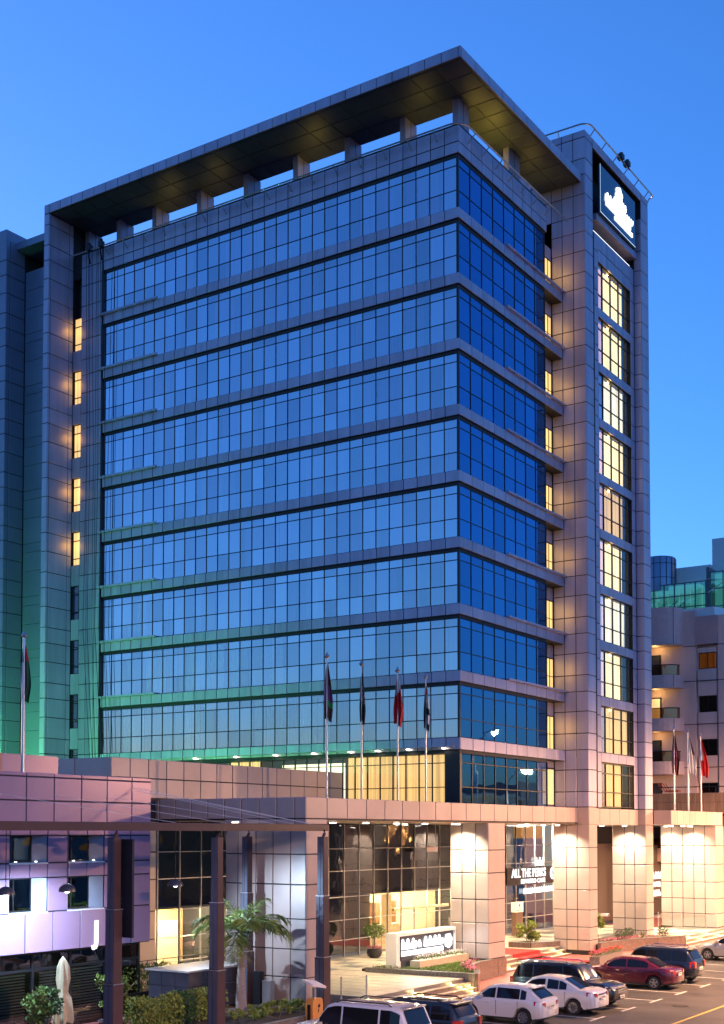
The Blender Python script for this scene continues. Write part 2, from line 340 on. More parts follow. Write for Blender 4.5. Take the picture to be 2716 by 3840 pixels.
for k in range(9):
    z = zk(k)
    zb0, zb1 = z-3.4, z-2.82
    if k == 8: zb0 = z-3.46
    band = part('floor_band', JOINT, H, lambda b: Lring(b, .03, 1.3, zb0+.004, zb1-.004, 12.58, YL))
    part('shadow_gap', JOINT, band, lambda b: Lring(b, .10, 1.28, zb0-.17, zb0, 10.36, YL))
    spand.grid('X-', 0.0, UL, [zb0, zb1], parent=band); spand.grid('Y-', 0.0, UR, [zb0, zb1], parent=band)
    # curtain wall frame: mullions and transoms
    def frames(b):
        for y in ULG[1:]: b.box(.09, .17, y-.017, y+.017, zb1, z-.17)
        b.box(.085, .20, .085, .20, zb1, z-.17)
        for x in URG[1:]: b.box(x-.017, x+.017, .09, .17, zb1, z-.17)
        for zz in (z-.60, z-1.88):
            b.box(.095, .165, .2, YL-.02, zz-.017, zz+.017); b.box(.2, 10.34, .095, .165, zz-.017, zz+.017)
    cw = part('curtain_wall_frame', FRAME, H, frames)
    vs_ = [zb1, z-1.88, z-.60, z-.17]
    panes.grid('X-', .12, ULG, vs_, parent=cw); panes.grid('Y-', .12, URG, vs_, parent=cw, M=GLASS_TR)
    # side return of the glass box into the recess
    bx('end_frame', FRAME, H, 10.37, 10.44, .1, .68, zb1+.003, z-.17)
    bx('window_jamb', FRAME, H, -.04, .2, YL-.02, YL+.10, zb1+.005, z-.03)
    # sheer curtains behind the left glass
    b = MB(); y = .3
    while y < YL-.4:
        w = rnd.choice([.6, .8, 1.0, 1.6, 2.4]); ye = min(y+w, YL-.2); n = max(4, int((ye-y)/.09)); pts = []
        for i in range(n+1):
            yy = y+(ye-y)*i/n; pts.append((.48+.035*math.sin(yy*31+k)+.02*math.sin(yy*53), yy))
        for i in range(n):
            (xa, ya), (xb, yb) = pts[i], pts[i+1]; b.poly([(xa,ya,zb1+.01),(xb,yb,zb1+.01),(xb,yb,z-.2),(xa,ya,z-.2)])
        b.m = rnd.choice([0, 0, 1, 1, 2]); y = ye + rnd.choice([.03, .03, .06, .1, .1, .45])
    b.m = 0; b.build('curtain', [CURTAIN, CURTAIN2, CURTAIN3], H)
    # thin light shelf on the lower-left bands
    if k < 8:
        bx('ledge', PANEL, H, -.16, -.004, 20.6, 25.35, zb1-.02, zb1+.10)
        bx('ledge', PANEL, H, 5.2, 12.58, -.14, -.004, zb1-.02, zb1+.09)
    # recess between glass box and stair tower
    if k < 9:
        rw = bx('recess_wall', PANEL, H, 10.45, 12.58, .72, 1.3, zb1, z-.02)
        w = part('side_window', FRAME, H, lambda b: [b.box(10.9, 12.5, .66, .715, zb1+.02, zb1+.07), b.box(10.9, 12.5, .66, .715, z-.86, z-.80), b.box(11.95, 12.01, .665, .712, zb1+.07, z-.86), b.box(12.46, 12.52, .665, .712, zb1+.02, z-.8), b.box(10.9, 12.46, .67, .71, z-1.9, z-1.86)])
        bx('pane', WARMS, w, 10.92, 12.44, .69, .70, zb1+.06, z-.85); point('recess_window_glow', w, (11.3, .30, z-1.5), 22, (1, .52, .03), .55)  # added point light spreads the lit window's glow over the recess
parapet = part('parapet', JOINT, H, lambda b: [Lring(b, .03, .5, 42.25, 43.70, 10.5), Lring(b, .015, .52, 43.70, 43.78, 10.5, 27.77)])
pp = Pieces('parapet_panel', PANEL, parapet)
pp.grid('X-', 0, UL, [42.25, 42.84, 43.70]); pp.grid('Y-', 0, [0, 1.35, 2.55, 3.75, 4.95, 6.15, 7.35, 8.5, 9.6, 10.5], [42.25, 42.84, 43.70]); pp.flush()
part('shadow_gap', JOINT, parapet, lambda b: Lring(b, .09, .5, 42.07, 42.25, 10.4, YL))
# cladding strip, window slot and wing wall at the far left end
bx('end_wall', JOINT, H, .03, 1.3, YL+.09, 27.04, 11.5, 42.24)
wallp = Pieces('wall_panel', PANEL, H)
wallp.grid('X-', 0, [YL+.12, 25.75, 26.45, 27.05], rows(11.6, 43.7))
slot = bx('window_slot', DARKIN, H, .55, 1.3, 27.05, 27.77, 9, 43.6)
for k in range(9):
    z1 = zk(k)-2.43; z0 = z1-2.14
    lit = k < 5
    if z0 < 11: z0 = 11.7
    w = part('slot_window', FRAME, H, lambda b: [b.box(.12, .24, 27.06, 27.76, z1-.05, z1), b.box(.12, .24, 27.06, 27.76, z0, z0+.05), b.box(.13, .23, 27.06, 27.76, z1-.6, z1-.55), b.box(.13, .23, 27.06, 27.76, z1-1.72, z1-1.67), b.box(.125, .235, 27.055, 27.10, z0, z1), b.box(.125, .235, 27.72, 27.765, z0, z1)])
    bx('pane', WARMC if lit else GLASS_T, w, .18, .20, 27.07, 27.75, z0+.05, z1-.05)
    bx('slot_panel', PANEL, H, .02, .5, 27.07, 27.76, max(z0-1.27, 11.55), z0-.002)
    if lit: point('slot_window_glow', w, (-.25, 27.45, z1-.9), 7, (1, .48, .05), .3)  # added point light carries the slot window's spill onto the wing
wing = part('wing_wall', JOINT, H, lambda b: b.box(-2.03, 1.2, 27.81, 28.22, 9, 45.8))
wallp.grid('Y-', 27.78, [-2.06, -1.88, -.33, .02], rows(9.2, 45.75), parent=wing)
wallp.grid('X-', -2.06, [27.79, 28.24], rows(9.2, 45.75), parent=wing)
# roof slab on columns
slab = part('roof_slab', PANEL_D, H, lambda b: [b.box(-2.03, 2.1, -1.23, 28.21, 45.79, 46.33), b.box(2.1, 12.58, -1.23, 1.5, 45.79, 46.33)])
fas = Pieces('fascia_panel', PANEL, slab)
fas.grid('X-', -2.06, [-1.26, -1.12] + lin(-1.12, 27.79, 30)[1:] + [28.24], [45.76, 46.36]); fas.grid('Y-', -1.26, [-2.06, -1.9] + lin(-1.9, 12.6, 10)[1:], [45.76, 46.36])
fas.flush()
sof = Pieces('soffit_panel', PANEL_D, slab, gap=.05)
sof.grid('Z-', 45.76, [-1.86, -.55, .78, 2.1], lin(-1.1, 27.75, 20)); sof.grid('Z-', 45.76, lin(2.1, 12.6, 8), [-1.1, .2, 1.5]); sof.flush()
colys = [.02, 3.26, 6.85, 10.4, 13.98, 17.55, 21.15, 24.15, 26.9]
for i, y in enumerate(colys):
    c = part('roof_column', PANEL, H, lambda b: b.cbox(1.0, 2.2, y+.55, y+.9, 43.4, 45.79, .02))
    part('column_seam', JOINT, c, lambda b: b.box(1.55, 1.59, y+.546, y+.65, 43.6, 45.76))
for x in (6.75,):
    c = part('roof_column', PANEL, H, lambda b: b.cbox(x, x+1.4, .55, .9, 43.4, 45.79, .02))
    part('column_seam', JOINT, c, lambda b: b.box(x+.68, x+.72, .544, .65, 43.6, 45.76))
for (x, y, pw) in ((1.5, 3.0, 20), (1.5, 10.0, 28), (1.5, 17.2, 16), (1.5, 20.9, 20), (3.6, .75, 50), (5.6, .75, 90), (10.4, .9, 30)):
    f = part('roof_uplight', FRAME, H, lambda b: b.cbox(x-.12, x+.12, y-.12, y+.12, 43.40, 43.62, .02))
    bx('lens', LAMPY, f, x-.08, x+.08, y-.08, y+.08, 43.622, 43.63)
    spot('uplight_lamp', f, (x, y, 43.7), (x-.2, y-.1, 46), pw*1.5, (1, .70, .10), R(140), 1.0, .45)
# window-cleaning rail round the parapet
arc = [(-.45+.75-.75*math.cos(t), -.45+.75-.75*math.sin(t), 43.56) for t in lin(0, math.pi/2, 8)]
rail = part('cleaning_rail', STEEL, H, lambda b: b.tube([(-.45, 27.4, 43.56)] + arc + [(12.3, -.45, 43.56)], .045, 8), True)
for y in lin(.84*1.5, 24.7, 15): part('bracket', STEEL, rail, lambda b: b.tube([(.02, y, 43.12), (-.43, y, 43.54)], .03, 6))
for x in lin(1.0, 10.2, 6): part('bracket', STEEL, rail, lambda b: b.tube([(x, .02, 43.12), (x, -.43, 43.54)], .03, 6))
for y in (24.9, 25.9):
    g = part('cleaning_trolley', FRAME, rail, lambda b: [b.box(-.62, -.3, y-.14, y+.14, 43.5, 43.85), b.tube([(-.5, y, 43.5), (-.62, y-.1, 43.1), (-.4, y, 42.7)], .05, 6), b.lathe([(.02,0),(.14,.03),(.14,.09),(.02,.12)], (-.5, y, 43.86), 10)])
    for d in (-.25, .0, .22): part('rope', FRAME, H, lambda b: b.tube([(-.5, y+d, 43.4), (-.3, y+d*1.3, 30), (-.3, y+d*1.6+.1, 20), (-.25, y-.4+d, 11.7)], .018, 5))

# ---- stair tower
ST = part('stair_tower', JOINT, H, lambda b: [b.box(12.63, 13.72, -1.46, 3.5, 8.3, 48.9), b.box(21.58, 22.80, -1.46, 3.5, 8.3, 48.9), b.box(13.72, 21.55, -.05, 3.5, 8, 48.85), b.box(13.72, 21.55, -1.46, .2, 48.33, 48.9), b.box(12.63, 22.80, .2, 8, 8, 47.2)])
stp = Pieces('tower_panel', PANEL, ST)
TR = rows(8.9, 48.9)
stp.grid('X-', 12.6, [-1.49, -.72, .0, .69], TR); stp.grid('X-', 12.6, [.69, 2.0, 3.5], [z for z in TR if z > 43.5])
stp.grid('Y-', -1.49, [12.6, 13.75], TR); stp.grid('Y-', -1.49, [21.57, 22.83], TR); stp.grid('X-', 21.54, [-1.49, -.98], [z for z in TR if z < 48.4])
stp.grid('Y-', -1.49, lin(13.77, 21.55, 6), [48.33, 48.92])
bayb = part('window_bay', JOINT, ST, lambda b: [b.box(15.0, 15.62, -.97, -.06, 8.9, 43.9), b.box(20.92, 21.5, -.97, -.06, 8.9, 43.9)] + [b.box(15.62, 20.92, -.97, -.06, zk(k)-3.37, zk(k)-2.83) for k in range(0, 9)] + [b.box(15.62, 20.92, -.97, -.06, 42.28, 43.9)])
BR = [z for z in TR if z < 43.2] + [43.9]
stp.grid('Y-', -1.0, [15.05, 15.66], BR); stp.grid('Y-', -1.0, [20.88, 21.5], BR)
for k in range(9): stp.grid('Y-', -1.0, lin(15.66, 20.88, 4), [zk(k)-3.40, zk(k)-2.81])
stp.grid('Y-', -1.0, lin(15.66, 20.88, 4), [42.25, 43.0, 43.9])
stp.flush()
WARMN = lit_curtain('curtain_lit_neutral', (1.0, .84, .56), 1.15, 6)
XW = [15.66, 16.55, 17.85, 19.15, 20.3, 20.88]
for k in range(10):
    z1 = zk(k)+.0 if k < 9 else 11.62; z0 = zk(k)-2.83 if k < 9 else 8.95
    def fr(b):
        for x in XW[1:-1]: b.box(x-.03, x+.03, -.90, -.80, z0, z1)
        for zz in (z1-.62, z0+.92): b.box(15.66, 20.88, -.89, -.81, zz-.03, zz+.03)
        b.box(15.62, 20.92, -.90, -.78, z1-.05, z1-.003); b.box(15.62, 20.92, -.90, -.78, z0+.003, z0+.06)
    w = part('tower_window', FRAME, ST, fr)
    for i in range(5):
        for (a, c) in ((z0, z0+.92), (z0+.92, z1-.62), (z1-.62, z1)):
            link('pane', panel_mesh(XW[i+1]-XW[i]-.05, c-a-.05, .02, GLASS_C if i > 0 else GLASS_T, True), w, ((XW[i]+XW[i+1])/2, -.85, (a+c)/2), (rnd.uniform(-.003,.003), 0, rnd.uniform(-.003,.003)))
    b = MB()
    x0c, x1c = (16.5+rnd.choice([0, 0, .15]), 20.2+rnd.uniform(-.7,.6)) if k not in (2,) else (17.1, 20.3)
    n = 40
    pts = [(x0c+(x1c-x0c)*i/n, -.60+.03*math.sin(i*1.7)) for i in range(n+1)]
    for i in range(n): b.poly([(pts[i][0], pts[i][1], z0), (pts[i+1][0], pts[i+1][1], z0), (pts[i+1][0], pts[i+1][1], z1), (pts[i][0], pts[i][1], z1)])
    b.build('lit_curtain', (WARMW, WARMW, WARMN, WARMW, WARMC, WARMW, WARMN, WARMW, WARMC, WARMC)[k], w)
    if k == 9: bx('room_back', WARMC, w, 15.7, 20.9, -.12, -.1, 9.0, 11.6)
    if k < 9: point('window_lamp', w, (17.6, -.93, z1-.10), 6, (1, .62, .2), .1)
# sign recess at the tower head
bx('sign_recess', PANEL_D, ST, 13.8, 21.5, -.12, -.06, 43.9, 48.32)
part('sign_ledge', PANEL, ST, lambda b: [b.box(15.0, 21.5, -1.2, -.13, 44.55, 44.95)])
bx('slot_light', emis('slot_glow', (.95, .97, 1), 1.2), ST, 15.1, 20.9, -.95, -.9, 43.905, 43.97)
sg = part('sign_board', mat('sign_blue', (.02, .055, .11), .12, .1, coat=.5), ST, lambda b: b.cbox(15.05, 20.75, -1.42, -1.24, 44.98, 47.95, .02))
part('sign_edge', emis('edge_glow', (.6, .8, 1), .8), sg, lambda b: [b.box(15.05, 15.075, -1.43, -1.421, 44.98, 47.95), b.box(15.075, 20.75, -1.43, -1.421, 44.98, 45.01)])
def flower(b, cx, cz, r, y, n=6):
    for i in range(n):
        a = 2*math.pi*i/n+.3; px, pz = cx+math.cos(a)*r*.55, cz+math.sin(a)*r*.55; k = 12
        for ring, (q, yy) in enumerate(((1, y),)):
            b.loft([[(px+math.cos(t)*r*.30, yy+d, pz+math.sin(t)*r*.30) for t in [2*math.pi*j/k for j in range(k)]] for d in (.0, -.06)], True)
def script(b, x0, z0, L, hgt, y, seed, r=.05):
    """a line of flowing handwriting too bright to read"""
    q = random.Random(seed); pts = []; x = x0; n = 0
    while x < x0+L:
        hh = hgt*(1.0 if n % 4 == 0 else q.uniform(.4, .65)); w = q.uniform(.22, .34)*hgt
        for t in lin(0, 2*math.pi, 10): pts.append((x+w*t/(2*math.pi)+.18*hgt*math.sin(t)+.2*hh*.5*(1-math.cos(t)), y+.002*len(pts) % .004, z0+hh*.5*(1-math.cos(t))))
        x += w; n += 1
    b.tube(pts, r, 6)
part('sign_emblem', SIGNW, sg, lambda b: flower(b, 18.0, 47.2, .62, -1.43))
part('sign_lettering', SIGNW, sg, lambda b: [script(b, 15.9, 46.08, 3.1, .42, -1.47, 3, .065), script(b, 17.3, 46.55, 1.6, .35, -1.47, 5, .065), b.cbox(15.9, 17.2, -1.47, -1.43, 45.75, 46.0, .01), b.cbox(17.3, 19.9, -1.47, -1.43, 45.75, 46.02, .01), script(b, 19.1, 46.12, 1.0, .3, -1.47, 8, .06), b.cbox(17.3, 18.7, -1.47, -1.43, 45.40, 45.65, .01), b.cbox(18.8, 20.2, -1.47, -1.43, 45.40, 45.65, .01)])
arc2 = [(22.95+.35*math.sin(t), -1.75+.35-.35*math.cos(t), 49.25) for t in lin(0, math.pi/2, 6)]
arc1 = [(12.6-.05+.6-.6*math.cos(t), -1.75+.6-.6*math.sin(t), 49.25) for t in lin(0, math.pi/2, 6)]
tr = part('tower_rail', STEEL, ST, lambda b: b.tube([(12.55, 3.0, 49.25)] + arc1 + arc2 + [(23.3, -1.2, 48.8)], .05, 8), True)
for x in lin(13.5, 22.3, 5): part('bracket', STEEL, tr, lambda b: b.tube([(x, -1.4, 48.85), (x, -1.74, 49.23)], .035, 6))
for y in (.2, 2.2): part('bracket', STEEL, tr, lambda b: b.tube([(12.75, y, 48.85), (12.56, y, 49.23)], .035, 6))
for x in (17.5, 18.5): part('cleaning_trolley', FRAME, tr, lambda b: [b.box(x-.2, x+.2, -1.95, -1.6, 49.2, 49.5), b.tube([(x-.15, -1.8, 49.2), (x, -1.95, 48.9)], .05, 6), b.lathe([(.02,0),(.13,.03),(.13,.09),(.02,.12)], (x, -1.8, 49.5), 10)])
wallp.flush(); spand.flush()

# ---- first floor (lit restaurant) behind the terrace
def frames1(b):
    for y in lin(.12, 27, 34)[1:]: b.box(.08, .17, y-.025, y+.025, 8.9, 11.42)
    for x in URG[1:]: b.box(x-.025, x+.025, .08, .17, 8.9, 11.42)
    b.box(.075, .30, .075, .95, 8.9, 11.42)
    for zz in (9.72, 10.95): b.box(.09, .165, .2, 27, zz-.022, zz+.022); b.box(.2, 10.34, .09, .165, zz-.022, zz+.022)
f1 = part('restaurant_frame', FRAME, H, frames1)
p1 = Pieces('restaurant_pane', GLASS_C, f1, t=.02, gap=.05, glassy=True, tilt=.003)
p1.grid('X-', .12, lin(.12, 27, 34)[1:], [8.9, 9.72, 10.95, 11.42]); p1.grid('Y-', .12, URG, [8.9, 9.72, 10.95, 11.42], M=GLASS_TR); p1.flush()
panes.flush()
b = MB()
for (ya, yb) in ((1.0, 7.15), (13.0, 15.2)):
    n = int((yb-ya)/.05); pts = [(.50+.035*math.sin(i*1.3)+.02*math.sin(i*.37), ya+(yb-ya)*i/n) for i in range(n+1)]
    for i in range(n): b.poly([(pts[i][0], pts[i][1], 8.92), (pts[i+1][0], pts[i+1][1], 8.92), (pts[i+1][0], pts[i+1][1], 11.4), (pts[i][0], pts[i][1], 11.4)])
b.build('restaurant_curtain', WARMC, H)
bx('restaurant_screen', emis('screen_pale', (1, .86, .55), 1.3), H, .55, .6, 7.4, 11.6, 8.95, 11.15)
for y in (.9, 3.0, 4.9, 6.6, 9.0, 11.6, 14.4, 17.4, 20.6):
    l = part('ceiling_lamp', STEEL, H, lambda b: b.lathe([(.12, 0), (.13, .05)], (-.12, y, 11.70), 12)); part('lens', LAMPW, l, lambda b: b.lathe([(.10, -.03), (.11, .0)], (-.12, y, 11.70), 12))
bx('lamp_tray', PANEL, H, -.28, -.004, .3, 26, 11.745, 11.78)
bx('recess_wall', PANEL, H, 10.45, 12.58, .72, 1.3, 8.9, 11.7)
w = bx('side_window', FRAME, H, 10.9, 12.5, .68, .715, 9.0, 11.2); bx('pane', WARMC, w, 10.95, 12.44, .665, .675, 9.05, 11.1)
# low upper block and terrace parapet of the podium
ub = bx('terrace_block', JOINT, H, -17.24, .02, 7.2, 26.5, 8.85, 10.60)
tp = Pieces('terrace_panel', PANEL_P, ub); tp.grid('Y-', 7.17, lin(-17.27, -.02, 15), [8.9, 9.76, 10.62]); tp.grid('X-', -17.27, lin(7.18, 26.5, 9), [8.9, 10.62]); tp.flush()
# ================================================================== hotel podium and portico
PF = -.78
can = part('canopy', JOINT, H, lambda b: [b.box(-14.25, 12.6, PF+.03, 7.15, 7.93, 8.84), b.box(-14.25, -13.2, 7.15, 11, 7.93, 8.84), b.box(15.0, 21.5, -.96, .2, 7.9, 8.86)])
cp = Pieces('canopy_panel', PANEL_P, can)
cp.grid('Y-', PF, [-14.28] + lin(-12.78, 12.6, 17), [7.98, 8.88]); cp.add('Y-', PF, -14.28, -12.78, 7.74, 7.98)
cp.grid('X-', -14.28, [-.78, -.2] + lin(.72, 10.9, 11), [7.98, 8.88]); cp.grid('X-', -14.28, [-.78, -.2] + lin(.72, 3.48, 3), [7.74, 7.98])
cp.grid('Y-', -1.0, lin(13.78, 21.5, 5), [7.85, 8.88]); cp.flush()
cs = Pieces('canopy_soffit_panel', PANEL_C, can, gap=.02); cs.grid('Z-', 7.90, lin(-14.2, 21.4, 24), lin(-.7, 7.1, 6)); cs.flush()
def pillar(x0, x1, y0, y1, zb, zr, ys, base, name='pillar', front=True, top=7.86):
    P_ = bx(name, JOINT, H, x0+.03, x1-.03, y0+.03, y1-.03, min(.1, base[0]), top+.03)
    q = Pieces('pillar_panel', PANEL_P, P_); q.grid('X-', x0, ys, zr); q.grid('Y-', y0, [x0, x1], zr)
    q.grid('Y+', y1, [x0, x1], zr); q.flush()
    return P_
ZR = [.50, 1.53, 2.67, 3.9, 5.3, 6.53, 7.74]
pillar(-14.28, -12.66, PF, 3.4, 0, ZR, [-.78, .0, .9, 1.79, 2.75, 3.4], (0, 1))
pl1 = pillar(1.50, 3.34, PF, 1.45, 0, [1.0, 1.8, 2.82, 4.01, 5.35, 6.52, 7.92], [-.78, -.03, .76, 1.45], (0, 1))
gb = Pieces('base_stone', GRANITE, pl1, t=.05, gap=.02); gb.grid('Y-', PF-.06, [1.46, 2.4, 3.38], [.0, .99]); gb.grid('X+', 3.385, [-.8, 1.4], [0, .99]); gb.flush()
pillar(12.60, 13.75, -1.49, .79, 0, [.6, 1.2, 1.95, 2.95, 4.1, 5.38, 6.55, 7.9, 8.9], [-1.49, -.72, -.04, .79], (0, 1))
pillar(21.54, 22.83, -1.49, .79, 0, [.6, 1.2, 1.95, 2.95, 4.1, 5.38, 6.55, 7.9, 8.9], [-1.49, -.72, -.04, .79], (0, 1))
# lobby glazing
LR = [.82, 1.71, 2.77, 3.99, 5.37, 6.56, 7.88]; LX = [-14.40 + 1.452*i for i in range(30)]
def lf(b):
    for x in LX: b.box(x-.02, x+.02, 7.12, 7.22, .82, 7.88)
    for z in LR[1:-1]: b.box(LX[0], LX[-1], 7.13, 7.21, z-.018, z+.018)
lob = part('lobby_frame', mat('alu_frame', (.42, .42, .42), .35, .5), H, lf)
lp = Pieces('lobby_pane', GLASS_D, lob, t=.02, gap=.035, glassy=True, tilt=.004); lp.grid('Y-', 7.165, LX, LR); lp.flush()
pk = bx('glazing_pier', JOINT, H, -17.0, -14.46, 7.21, 7.7, .3, 8.84)
q = Pieces('pier_panel', PANEL_C, pk); q.grid('Y-', 7.18, [-17.0, -15.6, -14.44], [.5, 1.6, 2.77, 3.99, 5.37, 6.56, 7.9]); q.flush()
# rooms behind the glazing
WALLW = mat('lobby_wall', (.62, .47, .26), .6, noise=.1, nscale=1.5); WOOD = mat('lobby_wood', (.23, .11, .045), .45, noise=.3, nscale=2, stretch=(1, 1, 8)); CREAM = mat('lobby_cream', (.75, .66, .48), .5)
room = part('lobby_room', DARKIN, H, lambda b: [b.box(-14.4, 27.7, 13.0, 13.2, .8, 7.9), b.box(-14.4, 27.7, 7.3, 13, 7.89, 7.92), b.box(-14.4, 18.3, 7.35, 13, 4.02, 4.12), b.box(-8.3, -8.1, 7.3, 13, .8, 4.0), b.box(-8.1, 4.4, 8.3, 8.4, .8, 4.02), b.box(-14.4, 18.3, 8.6, 8.7, 4.12, 7.88), b.box(18.2, 18.4, 7.3, 13, .8, 7.88)])
bx('room_wall', WALLW, room, -14.4, -8.35, 11.0, 11.1, .8, 4.0); bx('room_wall', CREAM, room, 4.5, 18.1, 12.0, 12.1, .8, 4.0)
bx('room_wall', CREAM, room, 18.5, 27.6, 11.0, 11.1, 4.2, 7.8); bx('room_wall', WOOD, room, 18.5, 27.6, 11.5, 11.6, .8, 4.0)
bx('mezzanine_floor', DARKIN, room, 18.4, 27.6, 7.4, 11.0, 4.0, 4.2)
bx('reception_counter', CREAM, room, 6.4, 9.2, 9.2, 9.8, .8, 2.0); bx('wall_unit', WOOD, room, 5.0, 5.5, 11.5, 11.95, .8, 3.2); bx('wall_unit', WOOD, room, 9.8, 10.3, 11.4, 11.95, .8, 3.1)
bx('door_leaf', WOOD, room, 12.0, 12.9, 11.85, 11.98, .8, 3.1)
for x in (6.1, 8.0): bx('wall_picture', mat('picture', (.35, .16, .08), .5), room, x, x+.7, 11.9, 11.98, 3.3, 3.85)
bx('lit_drape', WARMC, room, 4.55, 5.6, 7.6, 7.64, .85, 3.95); bx('lit_drape', WARMC, room, -14.3, -9.2, 10.5, 10.55, .85, 3.2)
bx('pelmet', CREAM, room, 5.6, 11.9, 7.45, 7.6, 2.95, 3.1)
for i, x in enumerate((-12.5, -10.0, 5.6, 8.2, 10.8, 13.4, 16.0)):
    l = bx('room_light', LAMPW, room, x-.4, x+.4, 9.0, 9.4, 3.985, 4.01); point('room_lamp', l, (x, 9.2, 3.7), 900, (1, .76, .42), .3)
for x in (20.4, 23.0, 25.6):
    l = bx('room_light', LAMPW, room, x-.5, x+.5, 9.0, 9.5, 7.83, 7.86); point('room_lamp', l, (x, 9.0, 7.3), 1500, (1, .93, .78), .3)
    l = bx('room_light', LAMPW, room, x-.3, x+.3, 9.6, 9.9, 3.96, 3.99); point('room_lamp', l, (x, 9.6, 3.6), 260, (1, .72, .36), .3)
bx('mezzanine_partition', DARKIN, room, 18.4, 21.6, 7.9, 7.95, 4.2, 7.85)
# screen of small square openings and cafe furniture
def lattice(b):
    for i in range(7): b.box(20.2+i*.45, 20.26+i*.45, 8.2, 8.26, .85, 3.2)
    for j in range(9): b.box(20.2, 22.96, 8.205, 8.255, .9+j*.28, .95+j*.28)
part('lattice_screen', WOOD, room, lattice)
for x in (24.2, 25.6): part('cafe_chair', FRAME, room, lambda b: [b.box(x, x+.5, 8.3, 8.8, 1.25, 1.32), b.box(x, x+.5, 8.75, 8.8, 1.32, 1.75)] + [b.box(x+a, x+a+.05, 8.3+c, 8.35+c, .82, 1.25) for a in (0, .45) for c in (0, .45)])
part('cafe_table', CREAM, room, lambda b: [b.lathe([(.4, 0), (.4, .04)], (25.0, 8.6, 1.5), 14), b.lathe([(.05, 0), (.05, .68)], (25.0, 8.6, .82), 8)])
for x in (24.4, 26.0): bx('wall_picture', FRAME, room, x, x+.6, 11.4, 11.48, 2.0, 2.8)
# lettering on the cafe glass
def letters(name, body, size, x, z, y, M, parent, shear=0, off=0.0, sx=1.0):
    me = text_mesh(body, size, .03, M, shear, off); return link(name, me, parent, (x, y, z), (R(90), 0, 0), (sx, 1, 1))
cb = bx('cafe_fascia', FRAME, H, 18.9, 27.6, 7.03, 7.10, 3.92, 5.08)
letters('cafe_lettering', 'ALL THE PERKS', .80, 19.55, 4.44, 7.01, SIGNP, cb, off=.014, sx=.96)
letters('cafe_lettering', 'ESPRESSO CAFE', .40, 20.9, 4.02, 7.01, SIGNP, cb, sx=1.35, off=.008)
part('cafe_sign', SIGNW, cb, lambda b: [script(b, 21.3, 3.36, 1.3, .28, 7.0, 31, .05), script(b, 23.0, 3.38, 1.0, .28, 7.0, 32, .05), script(b, 24.4, 3.40, 1.5, .28, 7.0, 33, .05)])
part('cafe_emblem', SIGNP, cb, lambda b: [b.tube([(25.9+.38*math.cos(t), 7.0, 4.6+.38*math.sin(t)) for t in lin(.4, 6.0, 20)], .06, 6), b.tube([(25.9+.18*math.cos(t), 7.0, 4.6+.18*math.sin(t)) for t in lin(3, 8.4, 12)], .045, 6)])
part('cafe_emblem', SIGNP, cb, lambda b: [script(b, 23.1, 5.2, 1.2, .5, 7.0, 21, .04)])
# portico downlights
for (x, y, pw) in ((-13.4, -.5, 0), (-10.8, .3, 60), (-8.2, .3, 60), (-5.6, .3, 60), (-3.0, .3, 70), (-.3, .2, 150), (.75, .6, 210), (4.6, .3, 90), (7.2, .2, 90), (9.8, .1, 130), (11.7, .1, 210), (15.2, .0, 110), (18.0, .0, 120), (20.7, -.4, 230), (-15.0, 2.3, 0), (0.2, 3.4, 120), (11.0, 3.8, 110)):
    l = part('downlight', WHITE, can, lambda b: b.lathe([(.17, 0), (.17, .06)], (x, y, 7.845), 14)); part('lens', LAMPW, l, lambda b: b.lathe([(.13, -.025), (.145, .0)], (x, y, 7.845), 14))
    if pw: spot('downlight_lamp', l, (x, y, 7.78), (x, y, 0), pw*6.4, (1, .88, .62), R(140), .7, .12)
bx('light_trough', WHITE, can, -12.6, 1.3, -.45, -.25, 7.905, 7.925)
for x in (.0, .9): part('hanging_sign_rod', STEEL, H, lambda b: b.tube([(x+7.6, 6.4, 6.55), (x+7.6, 6.4, 7.9)], .015, 5))
bx('hanging_sign', WHITE, H, 7.45, 8.7, 6.36, 6.44, 6.30, 6.56)

# ================================================================== plaza, steps, planters
ZP = .78
plaza = part('plaza', GRANITE_D, None, lambda b: [b.prism([(-13.0, -2.95), (-4.95, -2.95), (-4.95, 7.3), (-13.0, 7.3)], -.05, ZP), b.prism([(-4.95, .25), (30, .25), (30, 7.3), (-4.95, 7.3)], -.05, ZP), b.prism([(-17.0, 2.4), (-13.0, 2.4), (-13.0, 7.3), (-17.0, 7.3)], -.05, .45), b.prism([(21.9, -3.2), (38, -3.2), (38, .25), (21.9, .25)], -.05, ZP)])
struct(plaza)
tl = Pieces('paving_tile', PAVE_L, plaza, t=.02, gap=.015, limit=300)
def tile(x0, x1, y0, y1, s=1.0):
    nx, ny = max(1, round((x1-x0)/s)), max(1, round((y1-y0)/s)); X_, Y_ = lin(x0, x1, nx), lin(y0, y1, ny)
    for i in range(nx):
        for j in range(ny): tl.add('Z+', ZP+.018, X_[i], X_[i+1], Y_[j], Y_[j+1], M=PAVE_D if (Y_[j] > 3.4 and (i+2*j) % 3 == 0) or (x0 > 4 and (i+j) % 3 == 0) else PAVE_L)
tile(-13, -5.0, -2.93, 7.0, 1.0); tile(-4.9, 12.4, 2.6, 7.0, 1.1); tile(3.5, 12.4, .3, 2.6, 1.15); tile(12.6, 21.4, .9, 7.0, 1.2); tile(22, 30, -3.15, 7, 1.3)
tl.flush()
